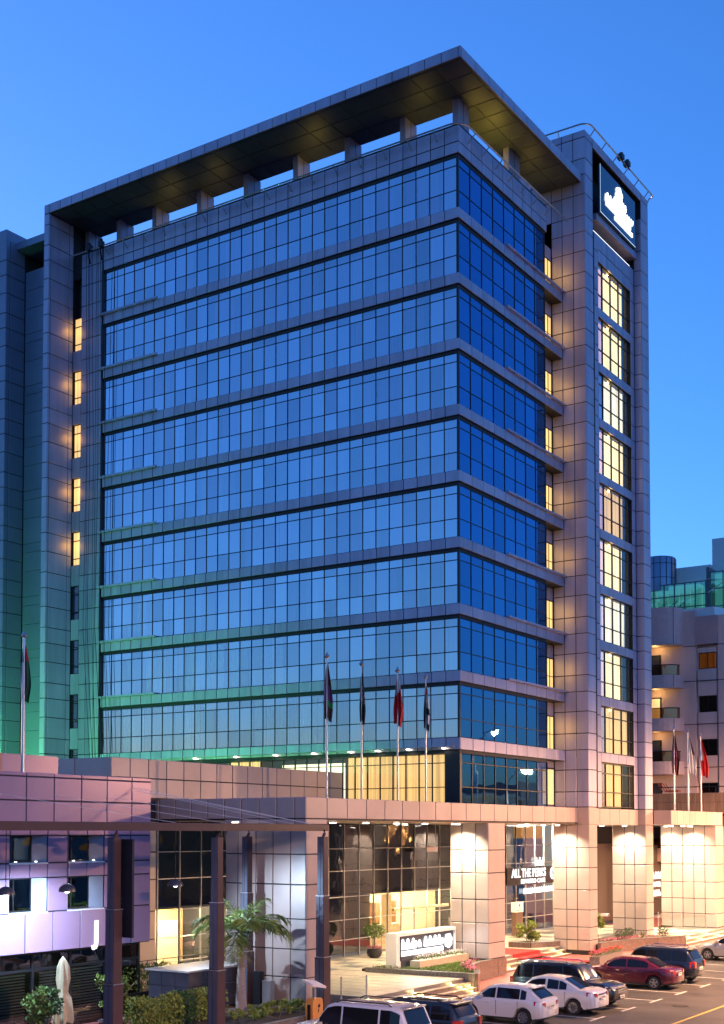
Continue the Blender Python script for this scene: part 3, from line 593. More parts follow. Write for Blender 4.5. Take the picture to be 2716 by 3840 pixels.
def steps(x0, x1, ytop, n, zt, name, lights, group):
    for i in range(n):
        z1 = zt-(i+1)*.19+.02; 
        if z1 < .08: continue
        y1 = ytop-i*.32; s = part(name, GRANITE, plaza, lambda b: b.cbox(x0, x1, y1-.32, y1-.002, 0, z1, .01))
        bx('tread', PAVE_L, s, x0+.01, x1-.01, y1-.325, y1-.01, z1+.001, z1+.022)
    for (x, i) in lights:
        z1 = zt-i*.19-.09; y1 = ytop-i*.32-.003
        l = part('step_light', LAMPY, plaza, lambda b: b.loft([[(x+.07*math.cos(t), y1-d, z1+.05*math.sin(t)) for t in [2*math.pi*j/10 for j in range(10)]] for d in (0, .015)], True))
        point('step_lamp', l, (x, y1-.14, z1), 4, (1, .62, .2), .04)
steps(-13.0, -4.98, -2.95, 4, ZP, 'step', [(-9.6, 0), (-6.3, 0), (-9.3, 1), (-5.9, 1), (-5.5, 2), (-5.3, 3), (-5.15, 1)], '')
steps(3.5, 12.45, .25, 3, ZP, 'step', [(4.2, 1), (4.5, 2), (11.4, 0), (11.7, 1)], '')
steps(22.0, 37.9, -3.2, 4, ZP, 'step', [(24.5, 0), (26.0, 1), (28.0, 0), (29.5, 1), (22.6, 3)], '')
cpt = part('red_carpet', CARPET, None, lambda b: [b.box(6.2, 9.6, .27, 4.5, ZP+.0185, ZP+.035), b.box(6.2, 9.6, -.36, .262, .60, .635), b.box(6.2, 9.6, .235, .262, .6, ZP+.03), b.box(6.2, 9.6, -.40, -.075, .432, .46), b.box(6.2, 9.6, -.41, -.385, .36, .45), b.box(6.2, 9.6, -3.0, -.40, .368, .385)])
tag(cpt, 'red carpet running down the entrance steps onto the pavement', 'carpet')
# lawn bed with granite wall
def wall_line(parent, pts, z0, z1, th, M, name='wall_stone', seg=1.4):
    for (x0, y0), (x1, y1) in zip(pts[:-1], pts[1:]):
        L = math.hypot(x1-x0, y1-y0); n = max(1, round(L/seg)); dx, dy = (x1-x0)/L, (y1-y0)/L; nx, ny = -dy*th/2, dx*th/2
        for i in range(n):
            a, c = L*i/n+.006, L*(i+1)/n-.006
            b = MB(); b.prism([(x0+dx*a+nx, y0+dy*a+ny), (x0+dx*a-nx, y0+dy*a-ny), (x0+dx*c-nx, y0+dy*c-ny), (x0+dx*c+nx, y0+dy*c+ny)], z0, z1); b.build(name, M, parent)
    for (x0, y0), (x1, y1) in zip(pts[:-1], pts[1:]):
        L = math.hypot(x1-x0, y1-y0); dx, dy = (x1-x0)/L, (y1-y0)/L; t2 = th/2+.025; nx, ny = -dy*t2, dx*t2
        b = MB(); b.prism([(x0+nx, y0+ny), (x0-nx, y0-ny), (x1-nx, y1-ny), (x1+nx, y1+ny)], z1+.002, z1+.03); b.build('coping', GRANITE_D, parent)
lawn_bed = thing('lawn_bed', 'raised lawn bed with curved brown granite wall beside the entrance steps', 'planter', (-2, 0, 0))
lawn_bed.location = (0, 0, 0)
cv = [(-4.75, -3.4), (-3.9, -3.05), (-3.2, -2.55), (-2.6, -2.05), (-1.9, -1.6), (-1.0, -1.2), (.1, -.92), (1.44, -.92)]
wall_line(lawn_bed, [(-5.2, 2.25), (-4.78, -3.38)], 0, .99, .22, GRANITE_D); wall_line(lawn_bed, cv, 0, .985, .20, GRANITE, seg=.9)
bx('bed_soil', mat('soil', (.05, .035, .025), .9), lawn_bed, -4.9, 1.4, -.7, 2.7, .0, .90)
part('bed_soil', MATS['soil'], lawn_bed, lambda b: b.prism([(-4.7, -3.3)] + [(x, y+.08) for x, y in cv[1:-1]] + [(1.3, -.7), (-4.9, -.7)], .0, .896))
LEAF = {}
def leafmat(name, col, var=.35):
    M = bpy.data.materials.new(name); M.use_nodes = True; nt = M.node_tree; p = nt.nodes['Principled BSDF']
    geo = nt.nodes.new('ShaderNodeNewGeometry'); mr = nt.nodes.new('ShaderNodeMapRange'); mr.inputs[3].default_value = 1-var; mr.inputs[4].default_value = 1+var
    nt.links.new(geo.outputs['Random Per Island'], mr.inputs[0]); vm = nt.nodes.new('ShaderNodeVectorMath'); vm.operation = 'SCALE'; vm.inputs[0].default_value = col
    nt.links.new(mr.outputs[0], vm.inputs['Scale']); nt.links.new(vm.outputs[0], p.inputs['Base Color']); p.inputs['Roughness'].default_value = .55
    p.inputs['Specular IOR Level'].default_value = .35
    MATS[name] = M; return M
GREEN = leafmat('leaf_green', (.095, .15, .032)); GREEN_Y = leafmat('leaf_light', (.20, .25, .045)); GREEN_D = leafmat('leaf_dark', (.04, .075, .025)); GRASS = leafmat('grass_blade', (.11, .19, .022), .4)
PINK = leafmat('petal_pink', (.62, .12, .22), .4); WHITEF = leafmat('petal_white', (.72, .60, .55), .25); REDF = leafmat('petal_red', (.55, .03, .03), .3); PALMG = leafmat('palm_green', (.14, .20, .04), .4)
BARK = mat('bark', (.20, .155, .11), .8, noise=.3, nscale=8)
def leaves(b, sampler, n, s, q, up_bias=.3):
    for i in range(n):
        c = Vector(sampler(q)); d = Vector((q.gauss(0,1), q.gauss(0,1), q.gauss(0,1)+up_bias)).normalized()
        t = d.cross(Vector((q.gauss(0,1), q.gauss(0,1), q.gauss(0,1)))).normalized(); w = d.cross(t); L = s*q.uniform(.7, 1.3)
        b.poly([c-t*L*.5, c+w*L*.28-d*L*.05, c+t*L*.5, c-w*L*.28-d*L*.05])
def ell(cx, cy, cz, rx, ry, rz, shell=.55):
    def f(q):
        while True:
            x, y, z = q.uniform(-1,1), q.uniform(-1,1), q.uniform(-1,1); r = math.sqrt(x*x+y*y+z*z)
            if shell*q.random() < r < 1: return (cx+x*rx, cy+y*ry, cz+z*rz)
    return f
def clumps(cx, cy, cz, rx, ry, rz, n, cr, q):
    cs_ = []
    for i in range(n):
        p = ell(cx, cy, cz, rx, ry, rz, .8)(q); cs_.append((*p, cr*q.uniform(.6, 1.25)))
    def f(q2):
        x, y, z, r = q2.choice(cs_); a = Vector((q2.gauss(0,1), q2.gauss(0,1), q2.gauss(0,1))).normalized()*r*q2.uniform(.4, 1)
        return (x+a.x, y+a.y, z+a.z*.8)
    return f
def boxs(x0, x1, y0, y1, z0, z1):
    return lambda q: (q.uniform(x0, x1), q.uniform(y0, y1), q.uniform(z0, z1))
def inpoly(x, y, P_):
    c = False
    for i in range(len(P_)):
        (xa, ya), (xb, yb) = P_[i], P_[i-1]
        if (ya > y) != (yb > y) and x < (xb-xa)*(y-ya)/(yb-ya)+xa: c = not c
    return c
lawn_poly = [(-4.75, -3.2), (-3.2, -2.35), (-1.9, -1.45), (0, -.75), (1.35, -.7), (1.35, .6), (-4.9, 1.9)]
b = MB(); q = random.Random(4); n = 0
while n < 9000:
    x, y = q.uniform(-5, 1.4), q.uniform(-3.3, 2.0)
    if not inpoly(x, y, lawn_poly): continue
    a = q.uniform(0, 6.28); h_ = q.uniform(.05, .12); w = .012; dx, dy = math.cos(a)*w, math.sin(a)*w; lx, ly = q.gauss(0, .03), q.gauss(0, .03)
    b.poly([(x-dx, y-dy, .89), (x+dx, y+dy, .89), (x+lx, y+ly, .9+h_)]); n += 1
o = b.build('lawn_grass', GRASS); o['kind'] = 'stuff'; o['label'] = 'short green lawn grass in the raised bed'
bx('turf', mat('turf_soil', (.06, .10, .02), .9, noise=.3, nscale=6), lawn_bed, -4.85, 1.35, -.65, 2.2, .9, .915)
part('turf', MATS['turf_soil'], lawn_bed, lambda b: b.prism([(-4.68, -3.25)] + [(x, y+.1) for x, y in cv[1:-1]] + [(1.3, -.65), (-4.85, -.65)], .897, .912))
def flowerbed(name, label, path, M, n, zc, s=.075, spread=.14, group=None, cat='flowers'):
    t = thing(name, label, cat, (path[0][0], path[0][1], zc-.06), 0, group); q = random.Random(len(label)); bl, bf = MB(), MB(); ox, oy, oz = path[0][0], path[0][1], zc-.06
    def smp(dz):
        def f(q):
            i = q.randrange(len(path)-1); u = q.random(); (x0, y0), (x1, y1) = path[i], path[i+1]
            return (x0+(x1-x0)*u+q.gauss(0, spread)-ox, y0+(y1-y0)*u+q.gauss(0, spread)-oy, q.uniform(0, .16)+dz)
        return f
    leaves(bl, smp(.0), n, s*1.1, q); leaves(bf, smp(.1), n, s, q, 2)
    bl.build('foliage', GREEN, t); bf.build('blossoms', M, t); return t
flowerbed('flower_border', 'pink flowers bordering the curved granite wall of the lawn', [(x+.05, y+.28) for x, y in cv[1:7]], PINK, 500, .98)
flowerbed('flower_border', 'pale low plants edging the lawn along its straight grey wall', [(-4.95, 1.9), (-4.6, -2.8)], GREEN_Y, 420, .98, spread=.2)
# illuminated hotel sign
S = thing('hotel_sign', 'white framed monument sign with glowing script and flower on dark panel', 'sign', (0, 0, 0))
part('frame', WHITE, S, lambda b: [b.box(-4.66, 1.07, 1.06, 1.5, .9, 2.62), b.box(-4.66, -4.28, .9, 1.06, .9, 2.62), b.box(.98, 1.07, .9, 1.06, .9, 2.62), b.box(-4.28, .98, .9, 1.06, 2.46, 2.62)])
bd = bx('panel', mat('sign_slate', (.045, .05, .065), .3), S, -4.27, .97, 1.0, 1.058, .95, 2.455)
bx('panel_trim', FRAME, S, -4.34, -4.29, .86, .899, 1.3, 2.46)
part('emblem', SIGNW, bd, lambda b: flower(b, .42, 1.95, .44, .99, 7)); 
part('lettering', SIGNW, bd, lambda b: [script(b, -4.1, 1.85, 1.3, .42, .97, 11, .055), script(b, -1.95, 1.86, 1.75, .42, .97, 12, .055), b.cbox(-4.15, -3.2, .95, .995, 1.50, 1.72, .02), b.cbox(-3.12, -1.1, .95, .995, 1.50, 1.72, .02), b.cbox(-1.04, -.1, .95, .995, 1.50, 1.72, .02)])
letters('lettering', '&', .5, -2.52, 1.84, .985, SIGNW, bd, off=.012)
bx('base_planter', mat('travertine', (.52, .42, .30), .5, noise=.12, nscale=2), S, -3.5, 1.4, .3, .85, .88, 1.26)
d = bpy.data.lights.new('sign_wash', 'AREA'); d.shape = 'RECTANGLE'; d.size = 4.8; d.size_y = .1; d.energy = 8; d.color = (.9, .95, 1)
o = bpy.data.objects.new('sign_wash', d); COL.objects.link(o); o.parent = bd; o.location = (-1.6, .8, 2.4); o.rotation_euler = (R(-35), 0, 0)
flowerbed('sign_flowers', 'white and pink flowers in the stone trough under the sign', [(-3.3, .57), (1.2, .57)], WHITEF, 420, 1.34, spread=.10)
# clipped tree in a round pot by the lobby glass
def pot_prof(r, h): return [(r*.55, 0), (r*.85, h*.25), (r, h*.6), (r*.9, h*.92), (r*.98, h), (r*.86, h), (r*.8, h*.9)]
def topiary(x, y, z, label, r=.62, hh=1.55, M=GREEN):
    t = thing('potted_tree', label, 'potted tree', (x, y, z)); q = random.Random(int(x*10))
    part('pot', mat('dark_pot', (.02, .018, .02), .3), t, lambda b: b.lathe(pot_prof(.42, .5), (0,0,0), 20), True)
    part('stem', BARK, t, lambda b: b.tube([(0,0,.4), (.02,0,.9), (0,.01,hh)], .03, 7))
    part('crown', M, t, lambda b: leaves(b, ell(0, 0, hh-.1, r, r, .42, .7), 900, .11, q))
    part('blossoms', PINK, t, lambda b: leaves(b, ell(0, 0, .55, .42, .42, .14), 130, .09, q)); part('blossom_leaves', GREEN, t, lambda b: leaves(b, ell(0, 0, .5, .4, .4, .1), 120, .09, q))
topiary(.7, 5.6, ZP+.02, 'round clipped tree in dark pot with pink flowers beside lobby glass')
# right-hand planter with granite wall
pb = thing('granite_planter', 'long brown granite planter wall in front of the stair tower pillars', 'planter', (0, 0, 0))
wl2 = [(13.3, -1.75), (15.5, -1.95), (18.0, -2.6), (21.3, -4.0), (22.0, -3.8)]
wall_line(pb, wl2, 0, 1.0, .22, GRANITE, seg=1.3)
part('soil', MATS['soil'], pb, lambda b: b.prism([(13.4, -1.7), (15.5, -1.9), (18, -2.5), (21.2, -3.85), (21.8, -3.6), (21.8, .2), (13.8, .2)], 0, .93))
pc = thing('granite_planter', 'low brown granite planter with a leafy bush left of the tower pillar', 'planter', (0, 0, 0))
wall_line(pc, [(10.4, 2.6), (10.5, 1.3), (12.45, .4)], .5, 1.08, .2, GRANITE, seg=1.2); part('soil', MATS['soil'], pc, lambda b: b.prism([(10.5, 2.6), (10.6, 1.35), (12.45, .5), (12.45, 2.6)], .5, 1.02))
def bush(name, label, c, r, n, s, M, seed, base=None, group=None, nc=18, cr=.3, cat='bush'):
    t = thing(name, label, cat, c, 0, group); q = random.Random(seed)
    part('foliage', M, t, lambda b: leaves(b, clumps(0, 0, r[2]*.95, r[0]*.8, r[1]*.8, r[2]*.8, nc, cr*max(r), q), n, s, q))
    part('stems', BARK, t, lambda b: [b.tube([(0, 0, 0), (q.gauss(0, r[0]*.3), q.gauss(0, r[1]*.3), r[2]*.7), (q.gauss(0, r[0]*.5), q.gauss(0, r[1]*.5), r[2]*1.3)], [.03, .02, .01], 5) for i in range(5)])
    return t
bush('leafy_bush', 'broad light green bush in the low planter by the cafe', (11.3, 1.75, 1.0), (.85, .8, .75), 1900, .17, GREEN_Y, 31)
bush('leafy_bush', 'tall light green bush growing between the two tower pillars', (16.6, .0, .92), (.9, .8, 1.0), 1600, .17, GREEN_Y, 32)
for i, (x, y, r, lb) in enumerate(((16.6, -1.7, .34, 'ball-shaped clipped shrub behind the granite wall, closest to the tall bush'), (18.1, -1.65, .36, 'ball-shaped clipped shrub behind the granite wall, beside the spiky agave'), (20.6, -2.9, .38, 'ball-shaped clipped shrub at the pillar end of the granite wall'))):
    t = thing('clipped_shrub', lb, 'shrub', (x, y, .92), 0, 'clipped shrubs'); q = random.Random(60+i)
    part('foliage', GREEN_D, t, lambda b: leaves(b, ell(0, 0, r, r, r, r, .8), 420, .09, q)); part('stem', BARK, t, lambda b: b.tube([(0,0,0), (0,0,r)], .03, 6))
def agave(b, q):
    for i in range(14):
        a = i*2.4; L = q.uniform(.35, .55); e = q.uniform(.4, 1.3); d = Vector((math.cos(a)*math.cos(e), math.sin(a)*math.cos(e), math.sin(e))); w = Vector((-math.sin(a), math.cos(a), 0))*.035
        b.poly([Vector((0,0,0))-w, Vector((0,0,0))+w, d*L*.6+w*.9, d*L, d*L*.6-w*.9])
t = thing('agave_plant', 'spiky agave rosette between the clipped shrubs', 'plant', (19.2, -2.1, .93)); q = random.Random(5); part('leaves', GREEN, t, lambda b: agave(b, q))
flowerbed('flower_border', 'pink flowers along the top of the long granite planter wall', [(14, -1.6), (15.6, -1.75), (18, -2.4), (21, -3.6)], PINK, 520, 1.0)
fb = thing('flower_trough', 'grey stone trough of red flowers on the pavement by parked cars', 'planter', (9.0, -3.6, .1)); q = random.Random(9)
part('trough', GRANITE_D, fb, lambda b: b.prism([(-.6, -.25), (3.9, .25), (3.8, .75), (-.7, .3)], .1, .62))
part('foliage', GREEN, fb, lambda b: leaves(b, boxs(-.5, 3.7, .1, .45, .6, .85), 420, .1, q)); part('blossoms', REDF, fb, lambda b: leaves(b, boxs(-.5, 3.7, .1, .45, .75, .95), 380, .09, q, 2))
part('blossoms', PINK, fb, lambda b: leaves(b, boxs(-.6, 1.2, .0, .4, .7, .92), 160, .09, q, 2))
# glass balustrades
def balustrade(label, pts, z, h=1.0, n=2):
    t = thing('glass_balustrade', label, 'railing', (0, 0, 0))
    for (x0, y0), (x1, y1) in zip(pts[:-1], pts[1:]):
        for i in range(n):
            a, c = i/n+.02, (i+1)/n-.02; L = math.hypot(x1-x0, y1-y0)
            X0, Y0, X1, Y1 = x0+(x1-x0)*a, y0+(y1-y0)*a, x0+(x1-x0)*c, y0+(y1-y0)*c; nx, ny = -(Y1-Y0)/L*.01, (X1-X0)/L*.01
            b = MB(); b.prism([(X0-nx, Y0-ny), (X1-nx, Y1-ny), (X1+nx, Y1+ny), (X0+nx, Y0+ny)], z+.08, z+h); b.build('glass_panel', GLASS_R, t)
        for i in range(n+1):
            x, y = x0+(x1-x0)*i/n, y0+(y1-y0)*i/n
            part('post', STEEL, t, lambda b: [b.tube([(x, y, z), (x, y, z+h+.05)], .028, 8), b.tube([(x-.07, y, z+.3), (x+.07, y, z+.3)], .02, 6), b.tube([(x-.07, y, z+.75), (x+.07, y, z+.75)], .02, 6)])
balustrade('frameless glass balustrade with steel posts at the head of the left steps', [(-12.95, -2.85), (-15.2, -1.9)], ZP-.25, 1.1, 2)
balustrade('glass balustrade on the terrace before the far bright pillar', [(30.3, 1.0), (29.4, -2.7)], ZP+.02, 1.0, 2)
# information stand by the cafe door
t = thing('info_stand', 'brown information stand with white notice in front of the cafe', 'stand', (18.1, 5.9, ZP+.02)); bx('plinth', mat('bronze_box', (.13, .06, .035), .4), t, -.5, .5, -.15, .15, 0, 1.5); n_ = part('notice', WHITE, t, lambda b: b.box(-.52, .52, -.17, .17, 1.51, 2.15))
part('notice_print', FRAME, n_, lambda b: [b.box(-.08, .08, -.175, -.171, 1.85, 2.02), b.box(-.4, .4, -.175, -.171, 1.62, 1.65), b.box(-.3, .3, -.175, -.171, 1.71, 1.73)])
# ground wall below the pergola end
# ================================================================== violet clad shop building
J = thing('shop_building', 'violet panelled shop building with square windows and white letter sign', 'building', (0, 0, 0))
JY = 4.5; JX1 = -17.68
part('core_wall', JOINT, J, lambda b: [b.box(-45, JX1-.04, JY+.5, 16, 3.0, 9.55), b.box(-45, JX1-.04, JY+.03, JY+.5, 7.3, 9.55), b.box(-45, JX1-.04, JY+.03, JY+.5, 3.02, 4.5), b.box(-45, JX1-.04, JY+.03, JY+.5, 5.75, 6.3)] + [b.box(x0, x1, JY+.03, JY+.5, 4.5, 7.3) for x0, x1 in ((-26.4, -24.98), (-23.2, -22.16), (-20.3, JX1-.04), (-29.4, -27.9), (-45, -30.9))])
jp = Pieces('cladding_panel', PANEL_J, J)
JC = [-45, -43.5, -42, -40.5, -39, -37.5, -36, -34.5, -33, -31.6, -30.1, -28.65, -27.15, -25.7, -24.25, -22.91, -21.53, -20.17, -18.8, JX1]
jp.grid('Y-', JY, JC, [7.75, 8.58, 9.45, 9.62]); jp.grid('Y-', JY, JC, [3.02, 4.5])
for x0, x1 in ((-26.4, -24.98), (-23.2, -22.16), (-20.3, -18.85), (-18.85, JX1), (-29.4, -27.9), (-31.5, -30.9)): jp.grid('Y-', JY, [x0, x1], [4.5, 5.75, 6.3, 7.3, 7.75])
for x0, x1 in ((-24.98, -24.05), (-24.05, -23.2), (-22.16, -21.2), (-21.2, -20.3), (-27.9, -27.1), (-27.1, -26.4), (-30.9, -29.4)): jp.grid('Y-', JY, [x0, x1], [5.75, 6.3]); jp.grid('Y-', JY, [x0, x1], [7.3, 7.75])
jp.grid('X+', JX1, lin(JY, 9.0, 3), [3.02, 4.5, 5.75, 7.3, 8.58, 9.62]); jp.flush()
SILL = mat('white_sill', (.62, .62, .68), .4)
for i, (x0, x1) in enumerate(((-30.9, -29.4), (-27.9, -26.4), (-24.98, -23.2), (-22.16, -20.3))):
    for j, (z0, z1) in enumerate(((4.52, 5.74), (6.32, 7.29))):
        xw = x1-.42
        w = part('window', FRAME, J, lambda b: [b.box(x0, xw, JY+.40, JY+.46, z0, z0+.05), b.box(x0, xw, JY+.40, JY+.46, z1-.05, z1), b.box(x0, x0+.05, JY+.405, JY+.455, z0+.05, z1-.05), b.box(xw-.05, xw, JY+.405, JY+.455, z0+.05, z1-.05), b.box(x0+.5, x0+.54, JY+.405, JY+.455, z0+.05, z1-.05)])
        bx('pane', GLASS_D, w, x0+.05, x0+.5, JY+.42, JY+.43, z0+.05, z1-.05); bx('pane', GLASS_D, w, x0+.54, xw-.05, JY+.42, JY+.43, z0+.05, z1-.05)
        part('reveal', PANEL_G, w, lambda b: b.prism([(xw, JY+.46), (xw, JY+.40), (x1-.02, JY+.04), (x1-.02, JY+.46)], z0+.004, z1-.004))
        bx('sill', SILL, w, x0-.03, x1, JY-.02, JY+.40, z0-.06, z0-.005)
        if j == 1:
            bx('blind', emis('blind_lit', (.55, .70, .85), .35), w, x0+.58, xw-.1, JY+.47, JY+.48, z0+.1, z1-.1)
            for xx in (x0+.3, xw-.1):
                l = part('sill_light', WHITE, w, lambda b: b.lathe([(.05, 0), (.06, .03)], (xx, JY+.06, z0-.005), 10)); part('lens', LAMPW, l, lambda b: b.lathe([(.05, .031), (.03, .045)], (xx, JY+.06, z0-.005), 10))
        else: bx('blind', mat('blind_blue', (.05, .07, .12), .6), w, x0+.75, xw-.08, JY+.47, JY+.48, z0+.05, z1-.05)
letters('sign_letter', 'J', 1.15, -20.86, 3.22, JY-.03, SIGNP, J, off=.03)
part('sign_letter', SIGNP, J, lambda b: [b.cbox(-19.36, -19.10, JY-.06, JY-.01, 3.42, 3.93, .01), b.cbox(-19.08, -18.84, JY-.06, JY-.01, 3.42, 3.93, .01)])
# shop front
def sf(b):
    for x in lin(-44, -17.8, 14): b.box(x-.05, x+.05, JY+.5, JY+.62, .02, 3.0)
    for z in (.05, 2.35, 2.95): b.box(-44, -17.8, JY+.51, JY+.61, z-.05, z+.05)
sh = part('shop_front_frame', FRAME, J, sf); SX = lin(-44, -17.8, 14)
sp_ = Pieces('shop_pane', GLASS_D, sh, t=.02, gap=.1, glassy=True, tilt=.003); sp_.grid('Y-', JY+.55, SX, [.05, 2.35, 2.95]); sp_.flush()
part('louvre_blind', mat('louvre', (.30, .42, .45), .4), J, lambda b: [b.poly([(x0, JY+.8, .15+i*.11), (x1, JY+.8, .15+i*.11), (x1, JY+.86, .2+i*.11), (x0, JY+.86, .2+i*.11)]) for (x0, x1) in ((-25.2, -23.5), (-22.8, -19.6), (-29.5, -26.6)) for i in range(19)])
bx('shop_back', DARKIN, J, -44, -17.8, JY+2.2, JY+2.3, 0, 3.0)
l = bx('shop_strip_light', emis('shop_teal', (.45, .85, .85), 1.6), J, -40, -18.5, JY+1.0, JY+1.1, 2.93, 2.97)
bx('side_wall', JOINT, J, JX1-.5, JX1-.02, JY+.62, 9, 0, 3.02)
bx('roof', PANEL_G, J, -44.9, JX1-.1, JY+.2, 15.9, 9.552, 9.58)
# terrace box structures on its roof
rb = bx('roof_cabinet', PANEL_J, J, -26.0, -20.2, 7.2, 9.0, 9.4, 10.45); bx('cabinet_pipe', mat('orange_pipe', (.6, .25, .02), .5), rb, -23.35, -23.22, 7.1, 7.19, 9.5, 10.5); bx('cabinet_pipe', FRAME, rb, -24.2, -24.12, 7.14, 7.195, 9.5, 10.42); bx('roof_duct', FRAME, J, -26.6, -26.02, 7.1, 8.0, 9.4, 10.5)
# ================================================================== pergola
PG = thing('steel_pergola', 'dark brown steel pergola frame on stepped columns in front of the violet building', 'pergola', (0, 0, 0))
PGC = [(-15.45, -2.44), (-21.43, -2.11), (-26.42, -2.02), (-15.08, 1.61)]
part('front_beam', BROWNST, PG, lambda b: b.cbox(-34.5, -15.0, -2.42, -2.12, 7.47, 7.74, .015))
part('side_beam', BROWNST, PG, lambda b: b.box(-15.25, -15.0, -2.12, 3.2, 7.48, 7.73)); part('rear_beam', BROWNST, PG, lambda b: b.box(-34.5, -15.25, 2.0, 2.22, 7.48, 7.73))
for x in (-32, -29.2, -26.4, -23.9, -21.4, -18.3): part('cross_beam', BROWNST, PG, lambda b: b.box(x-.09, x+.09, -2.12, 2.0, 7.5, 7.72))
for i, (x, y) in enumerate(PGC):
    c = part('column', BROWNST, PG, lambda b: [b.box(x-.22, x+.22, y-.22, y+.22, .0, 2.57), b.box(x-.185, x+.185, y-.185, y+.185, 2.57, 4.94), b.box(x-.15, x+.15, y-.15, y+.15, 4.94, 7.25)])
    part('column_cap', STEEL, c, lambda b: [b.box(x-.24, x+.24, y-.24, y+.24, 2.575, 2.60), b.box(x-.205, x+.205, y-.205, y+.205, 4.945, 4.97)])
    part('web_plate', SLATE, c, lambda b: [b.box(x-.235, x-.222, y-.19, y-.02, .1, 2.55), b.box(x-.235, x-.222, y+.02, y+.19, .1, 2.55), b.box(x-.20, x-.187, y-.16, y-.015, 2.62, 4.93), b.box(x-.20, x-.187, y+.015, y+.16, 2.62, 4.93), b.box(x-.165, x-.152, y-.13, y-.01, 4.98, 7.22), b.box(x-.165, x-.152, y+.01, y+.13, 4.98, 7.22)])
    part('bracket', BROWNST, c, lambda b: b.tube([(x, y, 7.2), (x+.05, y-.05, 7.38), (x+.1, y, 7.5)], .06, 8))
for a in (-25.6, -22.91, -20.17, -18.75):
    for dx in ((2.9, 1.7) if a > -19 else (1.9,)): part('stay_rod', WHITE, PG, lambda b: b.tube([(a, JY-.02, 8.8 if a < -19 else 9.1), (a+dx, -2.2, 7.74)], .008, 6))
part('stay_rod', WHITE, PG, lambda b: b.tube([(-18.75, JY-.02, 9.2), (-15.9, -2.2, 7.74)], .014, 6))
part('banner_board', mat('banner_black', (.012, .012, .02), .4), PG, lambda b: b.cbox(-26.15, -26.05, -2.55, -1.75, 4.05, 7.2, .01))
for i, (x, y, lb) in enumerate(((-27.34, 2.0, 'dark dome pendant lamp hanging before the left violet windows'), (-24.61, 2.0, 'dark dome pendant lamp hanging between the violet windows'), (-19.0, 2.0, 'dark dome pendant lamp hanging near the end of the violet building'))):
    t = thing('pendant_lamp', lb, 'lamp', (x, y, 5.35), 0, 'dome pendant lamps')
    part('shade', mat('dome_metal', (.10, .09, .09), .3, .5), t, lambda b: b.lathe([(.30, 0), (.29, .09), (.23, .19), (.13, .25), (.03, .28)], (0,0,0), 20, False), True)
    part('rod', FRAME, t, lambda b: b.tube([(0, 0, .26), (0, 0, 2.14)], .014, 6)); bu = part('bulb', LAMPC, t, lambda b: b.lathe([(.01, -.05), (.09, -.01), (.10, .06), (.03, .12)], (0,0,0), 12), True)
    spot('pendant_light', bu, (0, 0, -.08), (.3, 2.0, -2.2) if i < 2 else (3.2, -2.2, -2.6), 1900 if i < 2 else 1300, (.55, .76, 1.0), R(150) if i < 2 else R(120), .8, .1 if i < 2 else .04)
# ================================================================== planting in front
bed = thing('planting_bed', 'dark granite kerbed planting bed at the foot of the pergola columns', 'planter', (0, 0, 0))
wall_line(bed, [(-30, -2.85), (-13.9, -2.85)], 0, .52, .16, GRANITE_D, 'kerb_stone', 1.5); wall_line(bed, [(-13.9, -2.8), (-13.9, -.9)], 0, .52, .16, GRANITE_D, 'kerb_stone', 1.5)
part('soil', MATS['soil'], bed, lambda b: b.box(-30, -14.0, -2.76, 1.2, .0, .46))
def hedge(label, x0, x1, y0, y1, z0, z1, n, M, seed, s=.10):
    t = thing('hedge', label, 'hedge', ((x0+x1)/2, (y0+y1)/2, z0)); q = random.Random(seed); hx, hy, hz = (x1-x0)/2, (y1-y0)/2, z1-z0
    bumps = [(q.uniform(-hx, hx), q.uniform(-hy, hy), q.uniform(.05, .16)) for i in range(26)]
    def smp(q2):
        while True:
            x, y, z = q2.uniform(-hx, hx), q2.uniform(-hy, hy), q2.uniform(.1, hz)
            top = hz-.18+sum(max(0, d*(1-math.hypot(x-a, y-c)/.6)) for a, c, d in bumps)
            if z > top: continue
            ed = min(hx-abs(x), hy-abs(y), top-z)
            if ed < .22 or q2.random() < .1: return (x+q2.gauss(0, .03), y+q2.gauss(0, .03), z)
    part('foliage', M, t, lambda b: leaves(b, smp, n, s, q)); part('stems', BARK, t, lambda b: [b.tube([(x, q.uniform(-.1, .1), -.1), (x+q.gauss(0, .15), 0, hz*.5), (x+q.gauss(0, .3), 0, hz*.85)], [.04, .03, .012], 5) for x in lin(-hx*.9, hx*.9, 7)])
hedge('clipped green hedge between two pergola columns', -23.3, -18.7, -.4, .6, .44, 1.62, 5200, GREEN_Y, 41, .12)
hedge('dark hedge in a black trough beyond the pergola, beside the tiled box', -18.9, -15.8, 5.0, 5.8, .9, 2.0, 2200, GREEN, 42, .11)
bx('hedge_trough', FRAME, None, -19.0, -15.7, 4.95, 5.85, .45, .95); tag(bpy.data.objects['hedge_trough'], 'long black trough holding the dark hedge', 'trough')
t = thing('ground_shrubs', 'low yellow green shrubs covering the bed around the palm', 'shrubs', (-17, -1.2, .45)); q = random.Random(44)
part('foliage', GREEN_Y, t, lambda b: leaves(b, clumps(0, 0, .22, 2.8, 1.1, .16, 70, .12, q), 4200, .10, q)); part('stems', BARK, t, lambda b: [b.tube([(q.uniform(-2.7, 2.7), q.uniform(-1, 1), 0), (q.uniform(-2.7, 2.7), q.uniform(-1, 1), .3)], .01, 4) for i in range(14)])
